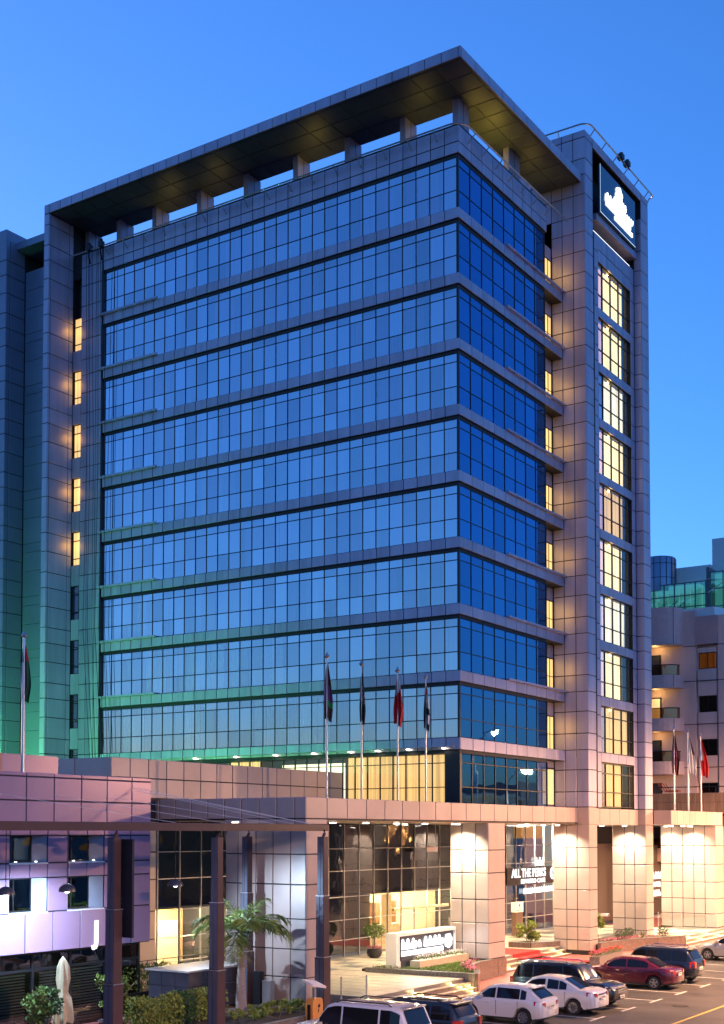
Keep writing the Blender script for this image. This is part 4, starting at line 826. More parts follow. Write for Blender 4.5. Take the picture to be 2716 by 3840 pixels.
t = thing('ground_shrubs', 'low shrubs beneath the glass balustrade at the bed corner', 'shrubs', (-13.6, -3.2, .12)); q = random.Random(45); part('foliage', GREEN_Y, t, lambda b: leaves(b, clumps(0, 0, .2, .6, .2, .12, 12, .2, q), 500, .09, q))
# palm
PT = thing('palm_tree', 'young royal palm with ringed grey trunk and drooping fronds', 'palm', (-17.75, -.25, .44)); q = random.Random(3)
prof = [(.27, 0), (.245, .15), (.215, .5)] + [(.205-.095*i/22+(.010 if i % 2 else 0), .55+i*.075) for i in range(22)] + [(.105, 2.22)]
part('trunk', mat('palm_bark', (.33, .26, .23), .8, noise=.25, nscale=6, stretch=(1, 1, 8)), PT, lambda b: b.lathe(prof, (0,0,0), 16), True)
part('crownshaft', mat('palm_shaft', (.20, .22, .04), .4, noise=.25, nscale=4), PT, lambda b: b.lathe([(.105, 2.2), (.10, 2.5), (.08, 3.0), (.05, 3.35)], (0,0,0), 14), True)
def frond(L, az, el, droop, q, n=46, ll=.8):
    b = MB(); pts = []; p = Vector((0, 0, 3.1)); e = el; ds = L/14; h = Vector((math.cos(az), math.sin(az), 0))
    for i in range(15): pts.append(p.copy()); p = p+(h*math.cos(e)+Vector((0,0,1))*math.sin(e))*ds; e -= droop/14*(.5+i/14)
    b.tube(pts, [.035*(1-i/16)+.006 for i in range(15)], 5); side = Vector((-math.sin(az), math.cos(az), 0))
    for i in range(n):
        u = .12+.87*i/n; k = u*14; a = int(min(k, 13)); c = pts[a].lerp(pts[a+1], min(1, k-a)); tan = (pts[a+1]-pts[a]).normalized()
        for s in (-1, 1):
            l = ll*math.sin(math.pi*min(1, .15+u*.85))**.6*q.uniform(.8, 1.15); d = (side*s*q.uniform(.7, 1.0)+tan*q.uniform(.35, .7)+Vector((0,0,q.uniform(-.5, .15)))).normalized(); nrm = d.cross(tan).normalized(); w = tan*.013
            mid = c+d*l*.55; tip = c+d*l+Vector((0,0,-.18*l-.12*q.random()))
            b.poly([c-w*.5, c+w*.5, mid+w, tip, mid-w])
    return b
for i, (az, el, L, dr) in enumerate(((0.0, .75, 2.3, 2.2), (.55, 1.0, 2.2, 1.9), (-.7, .9, 2.3, 2.0), (1.3, .8, 2.1, 2.0), (2.0, .7, 2.3, 2.2), (2.6, .9, 2.4, 2.1), (3.3, .6, 2.6, 2.3), (4.0, .85, 2.2, 2.0), (4.7, .8, 2.1, 2.1), (5.3, .65, 2.5, 2.3), (1.7, 1.35, 1.9, 1.2), (-.25, 1.3, 2.0, 1.4), (-1.1, .55, 2.5, 2.3), (3.6, .3, 2.3, 2.5))):
    frond(L, az, el, dr, q).build('frond', PALMG, PT)
for az in (1.0, 3.9): frond(1.6, az, -.5, 1.1, q, 40, .5).build('dry_frond', leafmat('palm_dry', (.20, .13, .05)) if 'palm_dry' not in MATS else MATS['palm_dry'], PT)
# tiled black box
tb = thing('tiled_box', 'large box clad in dark stone tiles with pale grey top', 'box', (0, 0, 0))
bx('core', JOINT, tb, -18.05, -14.5, 2.15, 4.2, .4, 1.93); bx('lid', mat('grey_top', (.38, .37, .38), .6, noise=.15, nscale=5), tb, -18.2, -14.35, 2.02, 4.3, 1.932, 2.0)
q2 = Pieces('stone_tile', mat('dark_tile', (.05, .052, .075), .18, noise=.15, nscale=2, var=.15), tb, gap=.02); q2.grid('Y-', 2.1, lin(-18.1, -14.45, 4), [.4, .85, 1.35, 1.93]); q2.grid('X-', -18.1, lin(2.1, 4.2, 3), [.4, .85, 1.35, 1.93]); q2.flush()
t = thing('service_bollard', 'short grey service post beside the grey pillar', 'bollard', (-14.9, .6, .44)); part('post', STEEL, t, lambda b: b.cbox(-.22, .12, -.2, .2, 0, 1.0, .02)); part('cap', FRAME, t, lambda b: b.cbox(-.3, .0, .25, .6, 0, 1.35, .02))
# parking meter with solar panel
PMt = thing('parking_meter', 'orange parking meter with tilted solar panel at the bed corner', 'parking meter', (-17.0, -3.15, .0))
ORG = mat('meter_orange', (.62, .27, .06), .45, noise=.08); 
def mbody(b):
    w = [( .30, 0), (.30, .35), (.34, .9), (.30, 1.15), (.2, 1.22)]
    b.loft([[(-x, -.17, z), (x, -.17, z), (x, .17, z), (-x, .17, z)] for x, z in w], True)
part('body', ORG, PMt, mbody); part('pole', STEEL, PMt, lambda b: b.box(-.06, .06, -.05, .05, 1.2, 1.62)); 
part('solar_panel', WHITE, PMt, lambda b: b.loft([[(-.45, -.25, 1.70), (.42, -.25, 1.55), (.45, .25, 1.72), (-.42, .25, 1.87)], [(-.46, -.26, 1.78), (.41, -.26, 1.63), (.44, .24, 1.80), (-.43, .24, 1.95)]], True)); part('solar_cells', FRAME, PMt, lambda b: b.poly([(-.38, -.2, 1.776), (.34, -.2, 1.652), (.37, .19, 1.79), (-.36, .19, 1.914)]))
part('front_plate', FRAME, PMt, lambda b: b.box(-.36, -.345, -.08, .06, .35, 1.0)); part('logo', FRAME, PMt, lambda b: [b.poly([(-.02, -.176, .95), (.12, -.176, 1.0), (.16, -.176, .9), (.04, -.176, .84)]), b.poly([(.02, -.176, .83), (.08, -.176, .8), (.05, -.176, .68), (.01, -.176, .7)])])
# cafe terrace plants and parasol
def big_pot(name, label, x, y, seed, h, pot):
    t = thing(name, label, 'potted plant', (x, y, .0)); q = random.Random(seed)
    part('pot', mat('lead_pot', (.05, .055, .075), .4, noise=.2, nscale=5), t, lambda b: b.lathe(pot_prof(.5, .75), (0,0,0), 22), True)
    part('stems', BARK, t, lambda b: [b.tube([(q.gauss(0, .06), q.gauss(0, .06), .6), (q.gauss(0, .2), q.gauss(0, .2), h*.55), (q.gauss(0, .4), q.gauss(0, .4), h*.85)], [.04, .03, .012], 6) for i in range(6)])
    part('foliage', GREEN, t, lambda b: leaves(b, clumps(0, 0, h*.66, .52, .52, h*.32, 26, .24, q), 1700, .15, q))
big_pot('potted_ficus', 'leafy ficus in a pot left of the closed parasol', -26.2, 1.5, 51, 2.45, True); big_pot('potted_ficus', 'leafy ficus in a dark pot between parasol and pergola column', -23.0, 1.4, 52, 2.5, True)
PR = thing('closed_parasol', 'closed beige parasol tied round its pole on the terrace', 'parasol', (-25.15, 1.6, 0)); q = random.Random(8)
def cloth(b):
    n = 28; rings = []
    for z, r, a in ((.85, .27, .35), (1.0, .29, .33), (1.35, .27, .3), (1.75, .25, .25), (1.98, .17, .1), (2.05, .18, .12), (2.4, .22, .22), (2.8, .19, .2), (3.0, .12, .15), (3.12, .05, .05), (3.18, .01, 0)):
        rings.append([(r*(1+a*math.sin(t*6+z*1.5)+a*.4*math.sin(t*11+1))*math.cos(t), r*(1+a*math.sin(t*6+z*1.5)+a*.4*math.sin(t*11+1))*math.sin(t), z+(.12*math.sin(t*3) if z < .9 else 0)) for t in [2*math.pi*j/n for j in range(n)]])
    b.loft(rings, True)
part('canopy_cloth', mat('beige_cloth', (.50, .44, .30), .9, noise=.12, nscale=8), PR, cloth, True); part('pole', FRAME, PR, lambda b: b.tube([(0,0,0), (0,0,1.0)], .035, 8)); part('base', GRANITE_D, PR, lambda b: b.cbox(-.35, .35, -.35, .35, 0, .1, .02))
t = thing('terrace_railing', 'thin dark railing in front of the cream wall behind the tiled box', 'railing', (0, 0, 0))
part('rail', FRAME, t, lambda b: [b.tube([(-16.9, 6.3, 2.0), (-9.0, 6.3, 2.0)], .02, 6), b.tube([(-16.9, 6.3, 1.4), (-9.0, 6.3, 1.4)], .012, 6)])
for x in lin(-16.9, -9.0, 8): part('post', FRAME, t, lambda b: b.tube([(x, 6.3, .42), (x, 6.3, 2.0)], .018, 6))
bush('leafy_bush', 'small bush behind the thin railing in front of the yellow lobby window', (-13.2, 6.75, .9), (.3, .25, .55), 300, .1, GREEN, 77, nc=6, cr=.3)
# ================================================================== flags
RED = mat('cloth_red', (.45, .012, .015), .8); BLK = mat('cloth_black', (.012, .014, .014), .8); WHT = mat('cloth_white', (.62, .60, .62), .8); GRN = mat('cloth_green', (.02, .08, .04), .8); MAR = mat('cloth_maroon', (.16, .025, .04), .8); VIO = mat('cloth_violet', (.22, .07, .17), .8); BRN = mat('cloth_brown', (.09, .05, .045), .8); LGR = mat('cloth_bright_green', (.05, .35, .10), .8)
def flag(name, label, x, y, z0, ztop, L, W, mats, pick, seed, lean=.0, group='flags on poles', r=.05):
    t = thing(name, label, 'flag', (x, y, z0), 0, group); h = ztop-z0; q = random.Random(seed)
    part('pole', STEEL, t, lambda b: b.tube([(0,0,0), (0,0,h*.5), (0,0,h)], [r, r*.85, r*.6], 10), True)
    part('finial', STEEL, t, lambda b: [b.lathe([(.03, 0), (.09, .05), (.11, .12), (.07, .2), (.02, .24)], (0, 0, h-.02), 12), b.lathe([(.01, 0), (.035, .04), (.01, .08)], (0, 0, h+.2), 8)], True)
    b = MB(); nu, nv = 14, 22; P_ = {}
    dirx, diry = rt.x, rt.y
    for j in range(nv+1):
        v = j/nv; env = W*(.10+.9*min(1, v*1.5)**.8)*(1-.25*max(0, v-.75)/.25)
        for i in range(nu+1):
            u = i/nu; lat = (u-.35)*env+lean*v*.5; dep_ = .10*math.sin(u*15+v*3+seed)*min(1, v*3)
            P_[i, j] = len(b.v); b.v.append((dirx*lat-diry*dep_, diry*lat+dirx*dep_, h-.15-v*L-(.22*u*v if u > .5 else .12*(.5-u)*v)))
    for j in range(nv):
        for i in range(nu): b.m = pick((i+.5)/nu, (j+.5)/nv); b.face(P_[i, j], P_[i+1, j], P_[i+1, j+1], P_[i, j+1])
    b.m = 0; me = b.build('cloth', mats, t, True)
FX = (-11.7, -9.01, -5.98, -3.41)
flag('flag_on_pole', 'maroon and violet patterned flag with green lower edge above the canopy', FX[0], 0, 8.86, 14.85, 2.4, .42, [MAR, VIO, LGR, BRN], lambda u, v: 0 if v < .42 else (1 if v < .68 else (2 if .7 < v < .76 and u > .2 else 3)), 1)
flag('flag_on_pole', 'dark green flag with white script marks above the canopy', FX[1], 0, 8.86, 14.83, 2.3, .28, [BLK, WHT, GRN], lambda u, v: 1 if .34 < v < .62 and int(u*14+v*30) % 3 == 0 else (2 if .62 < v < .7 else 0), 2)
flag('flag_on_pole', 'red flag with white serrated hoist above the canopy', FX[2], 0, 8.86, 14.85, 2.2, .46, [RED, WHT], lambda u, v: 1 if v < .40-.25*(u-.3) and u > .15 else 0, 3, -.1)
flag('flag_on_pole', 'flag of red, white, black and green above the canopy near the hotel corner', FX[3], 0, 8.86, 14.82, 2.2, .32, [RED, WHT, GRN, BLK], lambda u, v: 0 if v < .28 else (1 if u > .45 and v < .55 else (2 if u <= .45 and v < .75 else (1 if u > .6 and v < .85 and v > .68 else 3))), 4)
flag('flag_on_pole', 'red, white, dark green flag on the tall pole standing on the violet building roof', -23.45, 5.6, 9.58, 14.7, 2.1, .42, [RED, WHT, GRN], lambda u, v: 0 if v < .3 and u > .3 else (1 if u < .45+.1*v and v > .35 else 2), 5, 0, r=.085)
flag('flag_on_pole', 'dark maroon flag on the first pole of the terrace next door', 31.05, 0, 8.84, 14.7, 2.9, .5, [MAR, VIO], lambda u, v: 1 if .45 < v < .6 else 0, 6)
flag('flag_on_pole', 'pale white flag on the middle pole of the terrace next door', 33.96, 0, 8.84, 14.7, 2.8, .6, [WHT, BRN], lambda u, v: 0 if (u < .7 or v > .5) else 1, 7, .5)
flag('flag_on_pole', 'white and red flag on the last pole of the terrace next door', 36.76, 0, 8.84, 14.6, 2.8, .6, [WHT, RED], lambda u, v: 0 if u < .45 and v < .6 else 1, 8, .5)
# ================================================================== neighbouring tower on the left
N = thing('neighbour_tower', 'grey blue panelled tower standing behind the wing wall of the hotel', 'building', (0, 0, 0))
part('core_wall', JOINT, N, lambda b: [b.box(-.47, 8, 28.3, 31.7, 2, 43.45), b.box(-2.03, 8, 31.68, 34.2, 2, 45.1), b.box(-1.6, 8, 34.2, 60, 2, 42.9)])
npn = Pieces('neighbour_panel', PANEL_G, N); NR = rows(9.5, 45.1)
npn.grid('Y-', 31.65, [-2.06, -1.72, -.5], NR); npn.grid('X-', -2.06, [31.65, 32.3], NR); npn.grid('X-', -.5, [28.3, 31.6], [9.5] + [zk(k)+d for k in range(9, -1, -1) for d in (.0, .58, 2.2)][:-2] + [43.5], gap=.02)
npn.flush()
part('roof_slab', PANEL_G, N, lambda b: [b.box(-2.03, 6, 31.68, 34.2, 45.1, 45.78), b.box(-1.2, 3.0, 28.35, 31.68, 44.75, 45.2), b.box(-2.06, 3, 34.2, 60, 45.1, 45.75)])
bx('roof_post', PANEL_G, N, -.4, .3, 28.4, 28.8, 43.45, 44.75)
ng = part('curtain_wall_frame', FRAME, N, lambda b: [b.box(-1.75, -1.6, y-.03, y+.03, 9, 42.8) for y in lin(34.2, 40, 7)]); npane = Pieces('neighbour_pane', GLASS_T, ng, t=.02, glassy=True, tilt=.002); npane.grid('X-', -1.72, lin(32.3, 40, 9), [zk(k) for k in range(9, -1, -1)]); npane.flush()
# ================================================================== podium next door
D_ = thing('neighbour_podium', 'panelled portico next door with one massive pillar and brown terrace wall', 'building', (0, 0, 0))
DY = -2.7
part('canopy', JOINT, D_, lambda b: b.box(22.88, 33.2, DY+.03, 12, 7.95, 8.82)); dp = Pieces('canopy_panel', PANEL_P, D_)
dp.grid('Y-', DY, lin(22.85, 33.25, 9), [7.9, 8.86]); dp.grid('X-', 22.85, [DY, -1.5], [7.9, 8.86]); dp.grid('Z-', 7.93, lin(22.9, 33.2, 7), lin(DY, 7, 6), M=PANEL_C); dp.flush()
pil = bx('pillar', JOINT, D_, 31.73, 33.4, DY+.03, 1.3, .7, 7.94); q3 = Pieces('pillar_panel', PANEL_P, pil); ZR4 = [.8, 1.75, 2.8, 3.95, 5.2, 6.5, 7.9]
q3.grid('X-', 31.7, lin(DY, 1.3, 5), ZR4); q3.grid('Y-', DY, [31.7, 33.4], ZR4); q3.flush()
for (x, y) in ((25, -1.9), (27.3, -1.9), (29.4, -1.6), (30.9, -1.2), (30.9, .6), (28, 2), (25, 2)):
    l = part('downlight', WHITE, D_, lambda b: b.lathe([(.17, 0), (.17, .06)], (x, y, 7.86), 14)); part('lens', LAMPW, l, lambda b: b.lathe([(.13, -.025), (.145, .0)], (x, y, 7.86), 14))
    spot('downlight_lamp', l, (x, y, 7.79), (x, y, 0), 850, (1, .88, .62), R(140), .7, .12)
gw = bx('shop_wall', DARKIN, D_, 29.0, 50, 6.6, 6.8, .7, 7.9); bx('shop_window', mat('dark_glossy', (.05, .045, .04), .1), gw, 29.0, 50, 6.5, 6.58, .8, 6.6)
sgn = bx('sign_board', mat('sign_brown', (.10, .08, .055), .4), D_, 41.0, 47.5, 6.30, 6.45, 2.1, 6.4)
letters('sign_lettering', 'HOTEL', .56, 43.0, 3.02, 6.28, SIGNP, sgn, off=.012, sx=1.25); part('sign_lettering', SIGNP, sgn, lambda b: [script(b, 43.2, 3.7, 2.6, .5, 6.27, 15, .06), script(b, 43.2, 2.3, 1.8, .42, 6.27, 16, .06)])
bx('terrace_floor', PANEL_D, D_, 22.9, 46, -2.5, 12, 8.822, 8.84)
tw = part('terrace_wall', JOINT, D_, lambda b: [b.box(40.03, 40.3, -6, 12, 8.7, 10.45)]); q4 = Pieces('terrace_panel', mat('brown_concrete', (.20, .13, .10), .7, noise=.35, nscale=1.6, stretch=(1, 3, .3)), tw, gap=.02); q4.grid('X-', 40.0, lin(-6, 12, 12), [8.84, 9.75, 10.48]); q4.flush()
part('handrail', FRAME, tw, lambda b: [b.tube([(40.15, -6, 10.95), (40.15, 12, 10.95)], .04, 8)] + [b.tube([(40.15, y, 10.45), (40.15, y, 10.95)], .02, 6) for y in lin(-6, 12, 15)])
part('terrace_chair', mat('red_brown', (.25, .06, .04), .6), D_, lambda b: [b.tube([(41, 3.9+i*.2, 10.6), (41, 4.3+i*.2, 11.3)], .04, 5) for i in range(4)] + [b.box(40.8, 41.4, 3.2, 4.2, 10.6, 10.75)])
# ================================================================== rose apartment block
A = thing('apartment_block', 'rose plastered apartment block with curved balconies behind the terrace', 'building', (0, 0, 0))
ROSE = mat('rose_plaster', (.60, .45, .42), .75, noise=.12, nscale=.8, stretch=(1, 1, .3)); ROSE_D = mat('rose_band', (.45, .32, .31), .7, noise=.1, nscale=.8)
part('wall', ROSE, A, lambda b: [b.box(46, 60, 4.55, 14, 0, 25.2), b.box(46.25, 60, 1.60, 3.45, 0, 25.1), b.box(46, 60, 3.45, 4.55, 0, 25.7), b.box(46, 60, -6, 1.60, 0, 25.15)])
part('parapet_band', ROSE_D, A, lambda b: [b.box(45.95, 46.3, 1.62, 3.43, 22.85, 25.16)])
part('storey_joint', JOINT, A, lambda b: [b.box(45.992, 46.05, -6, 4.54, z-.03, z+.03) for z in (22.75, 19.85, 16.3, 12.75)])
for k in range(5):
    z = 20.87-3.56*k
    w = part('window', FRAME, A, lambda b: [b.box(46.15, 46.24, 1.78, 3.22, z-.04, z+.02), b.box(46.15, 46.24, 1.78, 3.22, z+1.23, z+1.29), b.box(46.15, 46.24, 1.78, 1.84, z, z+1.25), b.box(46.15, 46.24, 3.16, 3.22, z, z+1.25), b.box(46.155, 46.235, 2.47, 2.53, z, z+1.25)])
    for (a, c) in ((1.84, 2.47), (2.53, 3.16)): bx('pane', GLASS_B if k else WARMC, w, 46.18, 46.2, a+.01, c-.01, z+.02, z+1.23)
    if k == 0: bx('pane_glass', GLASS_B, w, 46.165, 46.17, 1.85, 3.15, z+.02, z+1.23); bx('shutter_box', ROSE, w, 46.1, 46.24, 1.75, 3.3, z+1.30, z+1.7)
    bx('apron', ROSE, w, 46.05, 46.24, 1.75, 3.3, z-2.25, z-.06)
def balc(b, z0, z1, r0=0.0):
    pts = [(46.0, 8.6)] + [(46.0-1.55*math.sin(t)-r0, 6.35+1.9*math.cos(t)) for t in lin(.25, math.pi-.35, 12)] + [(46.0, 4.5)]
    b.prism(pts, z0, z1)
for k in range(5):
    z = 19.37-3.56*k
    B_ = part('balcony', mat('balcony_panel', (.52, .40, .40), .5, noise=.1), A, lambda b: balc(b, z, z+1.0)); part('balcony_soffit', ROSE_D, B_, lambda b: balc(b, z-.08, z-.004, .06))
    part('balcony_seam', JOINT, B_, lambda b: [b.tube([(46-1.55*math.sin(t)-.005, 6.35+1.9*math.cos(t), z), (46-1.55*math.sin(t)-.005, 6.35+1.9*math.cos(t), z+1.0)], .025, 5) for t in (1.3, 2.4)])
    part('balcony_glass', GLASS_B, B_, lambda b: b.loft([[(46-1.45*math.sin(t), 6.35+1.8*math.cos(t), zz) for t in lin(.25, 2.8, 14)] for zz in (z+1.0, z+1.82)], False, False))
    part('balcony_rail', FRAME, B_, lambda b: b.tube([(46-1.47*math.sin(t), 6.35+1.82*math.cos(t), z+1.84) for t in lin(.25, 2.8, 14)], .04, 6))
    dw = bx('balcony_door', FRAME, A, 45.93, 45.99, 6.4, 7.9, z+1.0, z+2.85); bx('pane', WARMC if k == 1 else DARKIN, dw, 45.90, 45.925, 6.5, 7.8, z+1.05, z+2.75)
part('top_balcony', MATS['balcony_panel'], A, lambda b: balc(b, 22.95, 25.95)); part('top_soffit', ROSE_D, A, lambda b: balc(b, 22.85, 22.946, .08))
part('top_seam', JOINT, A, lambda b: [b.tube([(46-1.55*math.sin(t)-.005, 6.35+1.9*math.cos(t), 22.95), (46-1.55*math.sin(t)-.005, 6.35+1.9*math.cos(t), 25.95)], .025, 5) for t in (1.3, 2.4)])
point('balcony_lamp', A, (45.2, 6.6, 22.6), 22, (1, .62, .2), .1); point('balcony_lamp', A, (45.2, 6.6, 19.0), 22, (1, .62, .2), .1); point('balcony_lamp', A, (45.2, 6.6, 15.4), 14, (1, .6, .2), .1)
part('roof_wall', WHITE, A, lambda b: b.prism([(46.5, 4.6), (46.5, 2.0), (58, -1), (58, 10), (46.5, 7)], 25.2, 25.95))
part('roof_pipes', FRAME, A, lambda b: [b.tube([(47, 7.2-i*.25, 25.9), (47.2, 6.9-i*.3, 26.5+.2*(i % 3)), (47, 6.6-i*.25, 26.0)], .035, 5) for i in range(8)])
# ================================================================== teal glass building behind
T_ = thing('glass_office', 'teal glass office block with braced facade and metal drum on its roof', 'building', (0, 0, 0))
part('core_wall', emis('office_room_glow', (.22, .60, .60), .34), T_, lambda b: [b.box(72.5, 90, 12, 30, 0, 33.2), b.box(70.6, 90, -10, 9.7, 0, 33.6)])  # core wall itself glows, standing in for lit office rooms
def tf(b):
    for y in lin(10, 20, 9): b.box(71.9, 72.05, y-.05, y+.05, 22, 33.3)
    for z in (23, 24.3, 25.6, 26.9, 28.2, 29.5, 30.4, 30.8, 32.0, 33.3): b.box(71.92, 72.03, 10, 20, z-.05, z+.05)
    for y in lin(-10, 10, 15): b.box(69.9, 70.05, y-.05, y+.05, 22, 33.7)
    for z in (23, 24.8, 26.6, 28.4, 30.2, 32.0, 33.7): b.box(69.92, 70.03, -10, 10, z-.05, z+.05)
    b.box(69.7, 71.9, 10.0, 10.3, 22, 34.2)
tfm = part('curtain_wall_frame', SLATE, T_, tf); tp_ = Pieces('office_pane', GLASS_TEAL, tfm, t=.02, glassy=True, tilt=.004)
tp_.grid('X-', 72.0, lin(10.3, 20, 8), [23, 24.3, 25.6, 26.9, 28.2, 29.5, 30.4, 32.0, 33.3]); tp_.grid('X-', 70.0, lin(-10, 10, 14), [23, 24.8, 26.6, 28.4, 30.2, 32.0, 33.7]); tp_.flush()
for (y, z, s) in ((12.4, 27.2, 1.5), (14.1, 26.7, 1.0), (8.1, 27.3, 1.2), (6.6, 27.6, 1.4)): bx('office_lamp', emis('office_white', (.7, 1, .95), 4.0) if 'office_white' not in MATS else MATS['office_white'], T_, 72.3 if y > 10 else 70.3, 72.35 if y > 10 else 70.35, y-s/2, y+s/2, z-.35, z+.35)
part('brace', STEEL, T_, lambda b: [b.tube([(71.3, a, z0), (71.3, c, z1)], .06, 6) for a, z0, c, z1 in ((10.2, 30.2, 15.8, 26.0), (10.3, 26.3, 14.0, 29.9), (14.0, 29.9, 17.5, 26.2), (12.0, 28.2, 10.3, 26.2), (14.0, 30.0, 14.0, 26.0), (16.2, 29.2, 12.6, 25.8))] + [b.tube([(69.6, 10.1, 31.6), (69.2, 8.2, 32.6), (69.6, 10.1, 33.0)], .06, 6), b.tube([(69.8, 7.0, 29.4), (69.8, 5.0, 31.0)], .06, 6)])
part('roof_drum', mat('drum_metal', (.22, .25, .33), .3, .6), T_, lambda b: b.lathe([(1.7, 32.8), (1.7, 36.3), (1.6, 36.5)], (73.5, 16.6, 0), 28), True)
part('drum_seam', FRAME, T_, lambda b: [b.tube([(73.5+1.72*math.cos(t), 16.6+1.72*math.sin(t), 32.8), (73.5+1.72*math.cos(t), 16.6+1.72*math.sin(t), 36.4)], .035, 5) for t in lin(0, 2*math.pi, 16)[:-1]] + [b.lathe([(1.71, z), (1.73, z+.03), (1.71, z+.06)], (73.5, 16.6, 0), 28, False) for z in (34.2, 35.7)])
part('roof_house', mat('pale_block', (.42, .44, .52), .6, noise=.06), T_, lambda b: [b.box(76, 88, 11.9, 18.4, 33, 35.8), b.box(76.5, 88, -10, 11.88, 33, 38.6)])
# ================================================================== street lamps and floodlights out of frame
def lamp(x, y, h, pw, label, dy=1.6, col=(1, .52, .24)):
    t = thing('street_lamp', label, 'street lamp', (x, y, 0), 0, 'street lamps along the road')
    part('mast', STEEL, t, lambda b: b.tube([(0,0,0), (0,0,h*.6), (0, .1, h*.95), (0, dy*.6, h+.35), (0, dy, h+.4)], [.14, .11, .08, .06, .05], 10), True)
    hd = part('lamp_head', STEEL, t, lambda b: b.cbox(-.18, .18, dy-.2, dy+.6, h+.34, h+.50, .03)); part('lens', emis('sodium', (1, .62, .22), 60) if 'sodium' not in MATS else MATS['sodium'], hd, lambda b: b.box(-.14, .14, dy-.1, dy+.5, h+.30, h+.335))
    spot('road_light', hd, (0, dy+.2, h+.2), (0, dy+7, 0), pw, col, R(165), 1.0, .2)
lamp(39.0, -20.0, 15.6, 14000, 'tall street lamp beyond the parked cars, mirrored in the hotel glass')
lamp(4.0, -19.0, 12.0, 24000, 'street lamp across from the hotel entrance'); lamp(-30.0, -27.0, 12.0, 17000, 'street lamp across from the violet building'); lamp(22.0, -19.0, 12.0, 30000, 'street lamp across from the stair tower')
def flood(x, y, z, tgt, pw, col, label, size=R(110)):
    t = thing('flood_light', label, 'floodlight', (x, y, z), 0, 'roof floodlights'); part('housing', FRAME, t, lambda b: [b.cbox(-.2, .2, -.15, .15, .15, .45, .02), b.box(-.03, .03, -.03, .03, 0, .16)])
    part('lens', emis('green_lens', (.1, 1, .35), 4) if 'green_lens' not in MATS else MATS['green_lens'], t, lambda b: b.box(.19, .215, -.12, .12, .18, .42)); spot('flood_beam', t, (.3, 0, .3), Vector(tgt)-Vector((x, y, z)), pw, col, size, .9, .1)
GC = (.15, 1.0, .30)
lamp(35.0, -15.0, 12.0, 34000, 'added street lamp out of view beyond the stair tower, brightening the apartment block')  # unseen lamp added to brighten the dim apartment block
flood(-13.0, 23.0, 10.62, (0, 25.5, 13), 2700, GC, 'green floodlight on the terrace roof aimed at the far end of the facade', R(130)); flood(-11.0, 13.0, 10.62, (0, 14, 10), 1500, GC, 'green floodlight on the terrace roof aimed at the middle of the facade', R(120))
flood(-6.0, 31.0, 9.0, (-.5, 30, 15), 2000, GC, 'green floodlight at the foot of the neighbouring tower', R(120))
bx('floodlight_stand', STEEL, None, -6.3, -5.7, 30.7, 31.3, 0, 9.0); tag(bpy.data.objects['floodlight_stand'], 'steel stand carrying the green floodlight by the neighbouring tower', 'stand')

OB = thing('low_building', 'long low sand coloured building across the road with a row of lit arcade windows', 'building', (0, 0, 0))
part('wall', mat('sand_plaster', (.42, .27, .15), .8, noise=.25, nscale=.5), OB, lambda b: [b.box(55, 140, -58, -46, 0, 12.5), b.box(70, 82, -57, -45.8, 0, 15.0), b.box(100, 108, -57, -45.8, 0, 14.2)])
for i in range(22):
    x = 57+i*3.7
    w = part('arcade_window', FRAME, OB, lambda b: b.box(x-.1, x+2.1, -45.99, -45.9, 8.4, 11.2)); bx('pane', WARMC if i % 3 else DARKIN, w, x, x+2.0, -45.895, -45.88, 8.5, 11.1)
part('cornice', mat('sand_trim', (.5, .36, .22), .8), OB, lambda b: b.box(54.8, 140.2, -45.95, -45.6, 11.9, 12.3))
for x in (66, 90, 114):
    l = part('wall_lamp', FRAME, OB, lambda b: b.cbox(x-.15, x+.15, -45.98, -45.5, 5.0, 5.3, .02)); bx('lens', LAMPY, l, x-.1, x+.1, -45.9, -45.6, 5.31, 5.33); spot('wall_wash', l, (x, -45.0, 5.5), (x, -46.5, 12), 4500, (1, .6, .25), R(150), .9, .2)
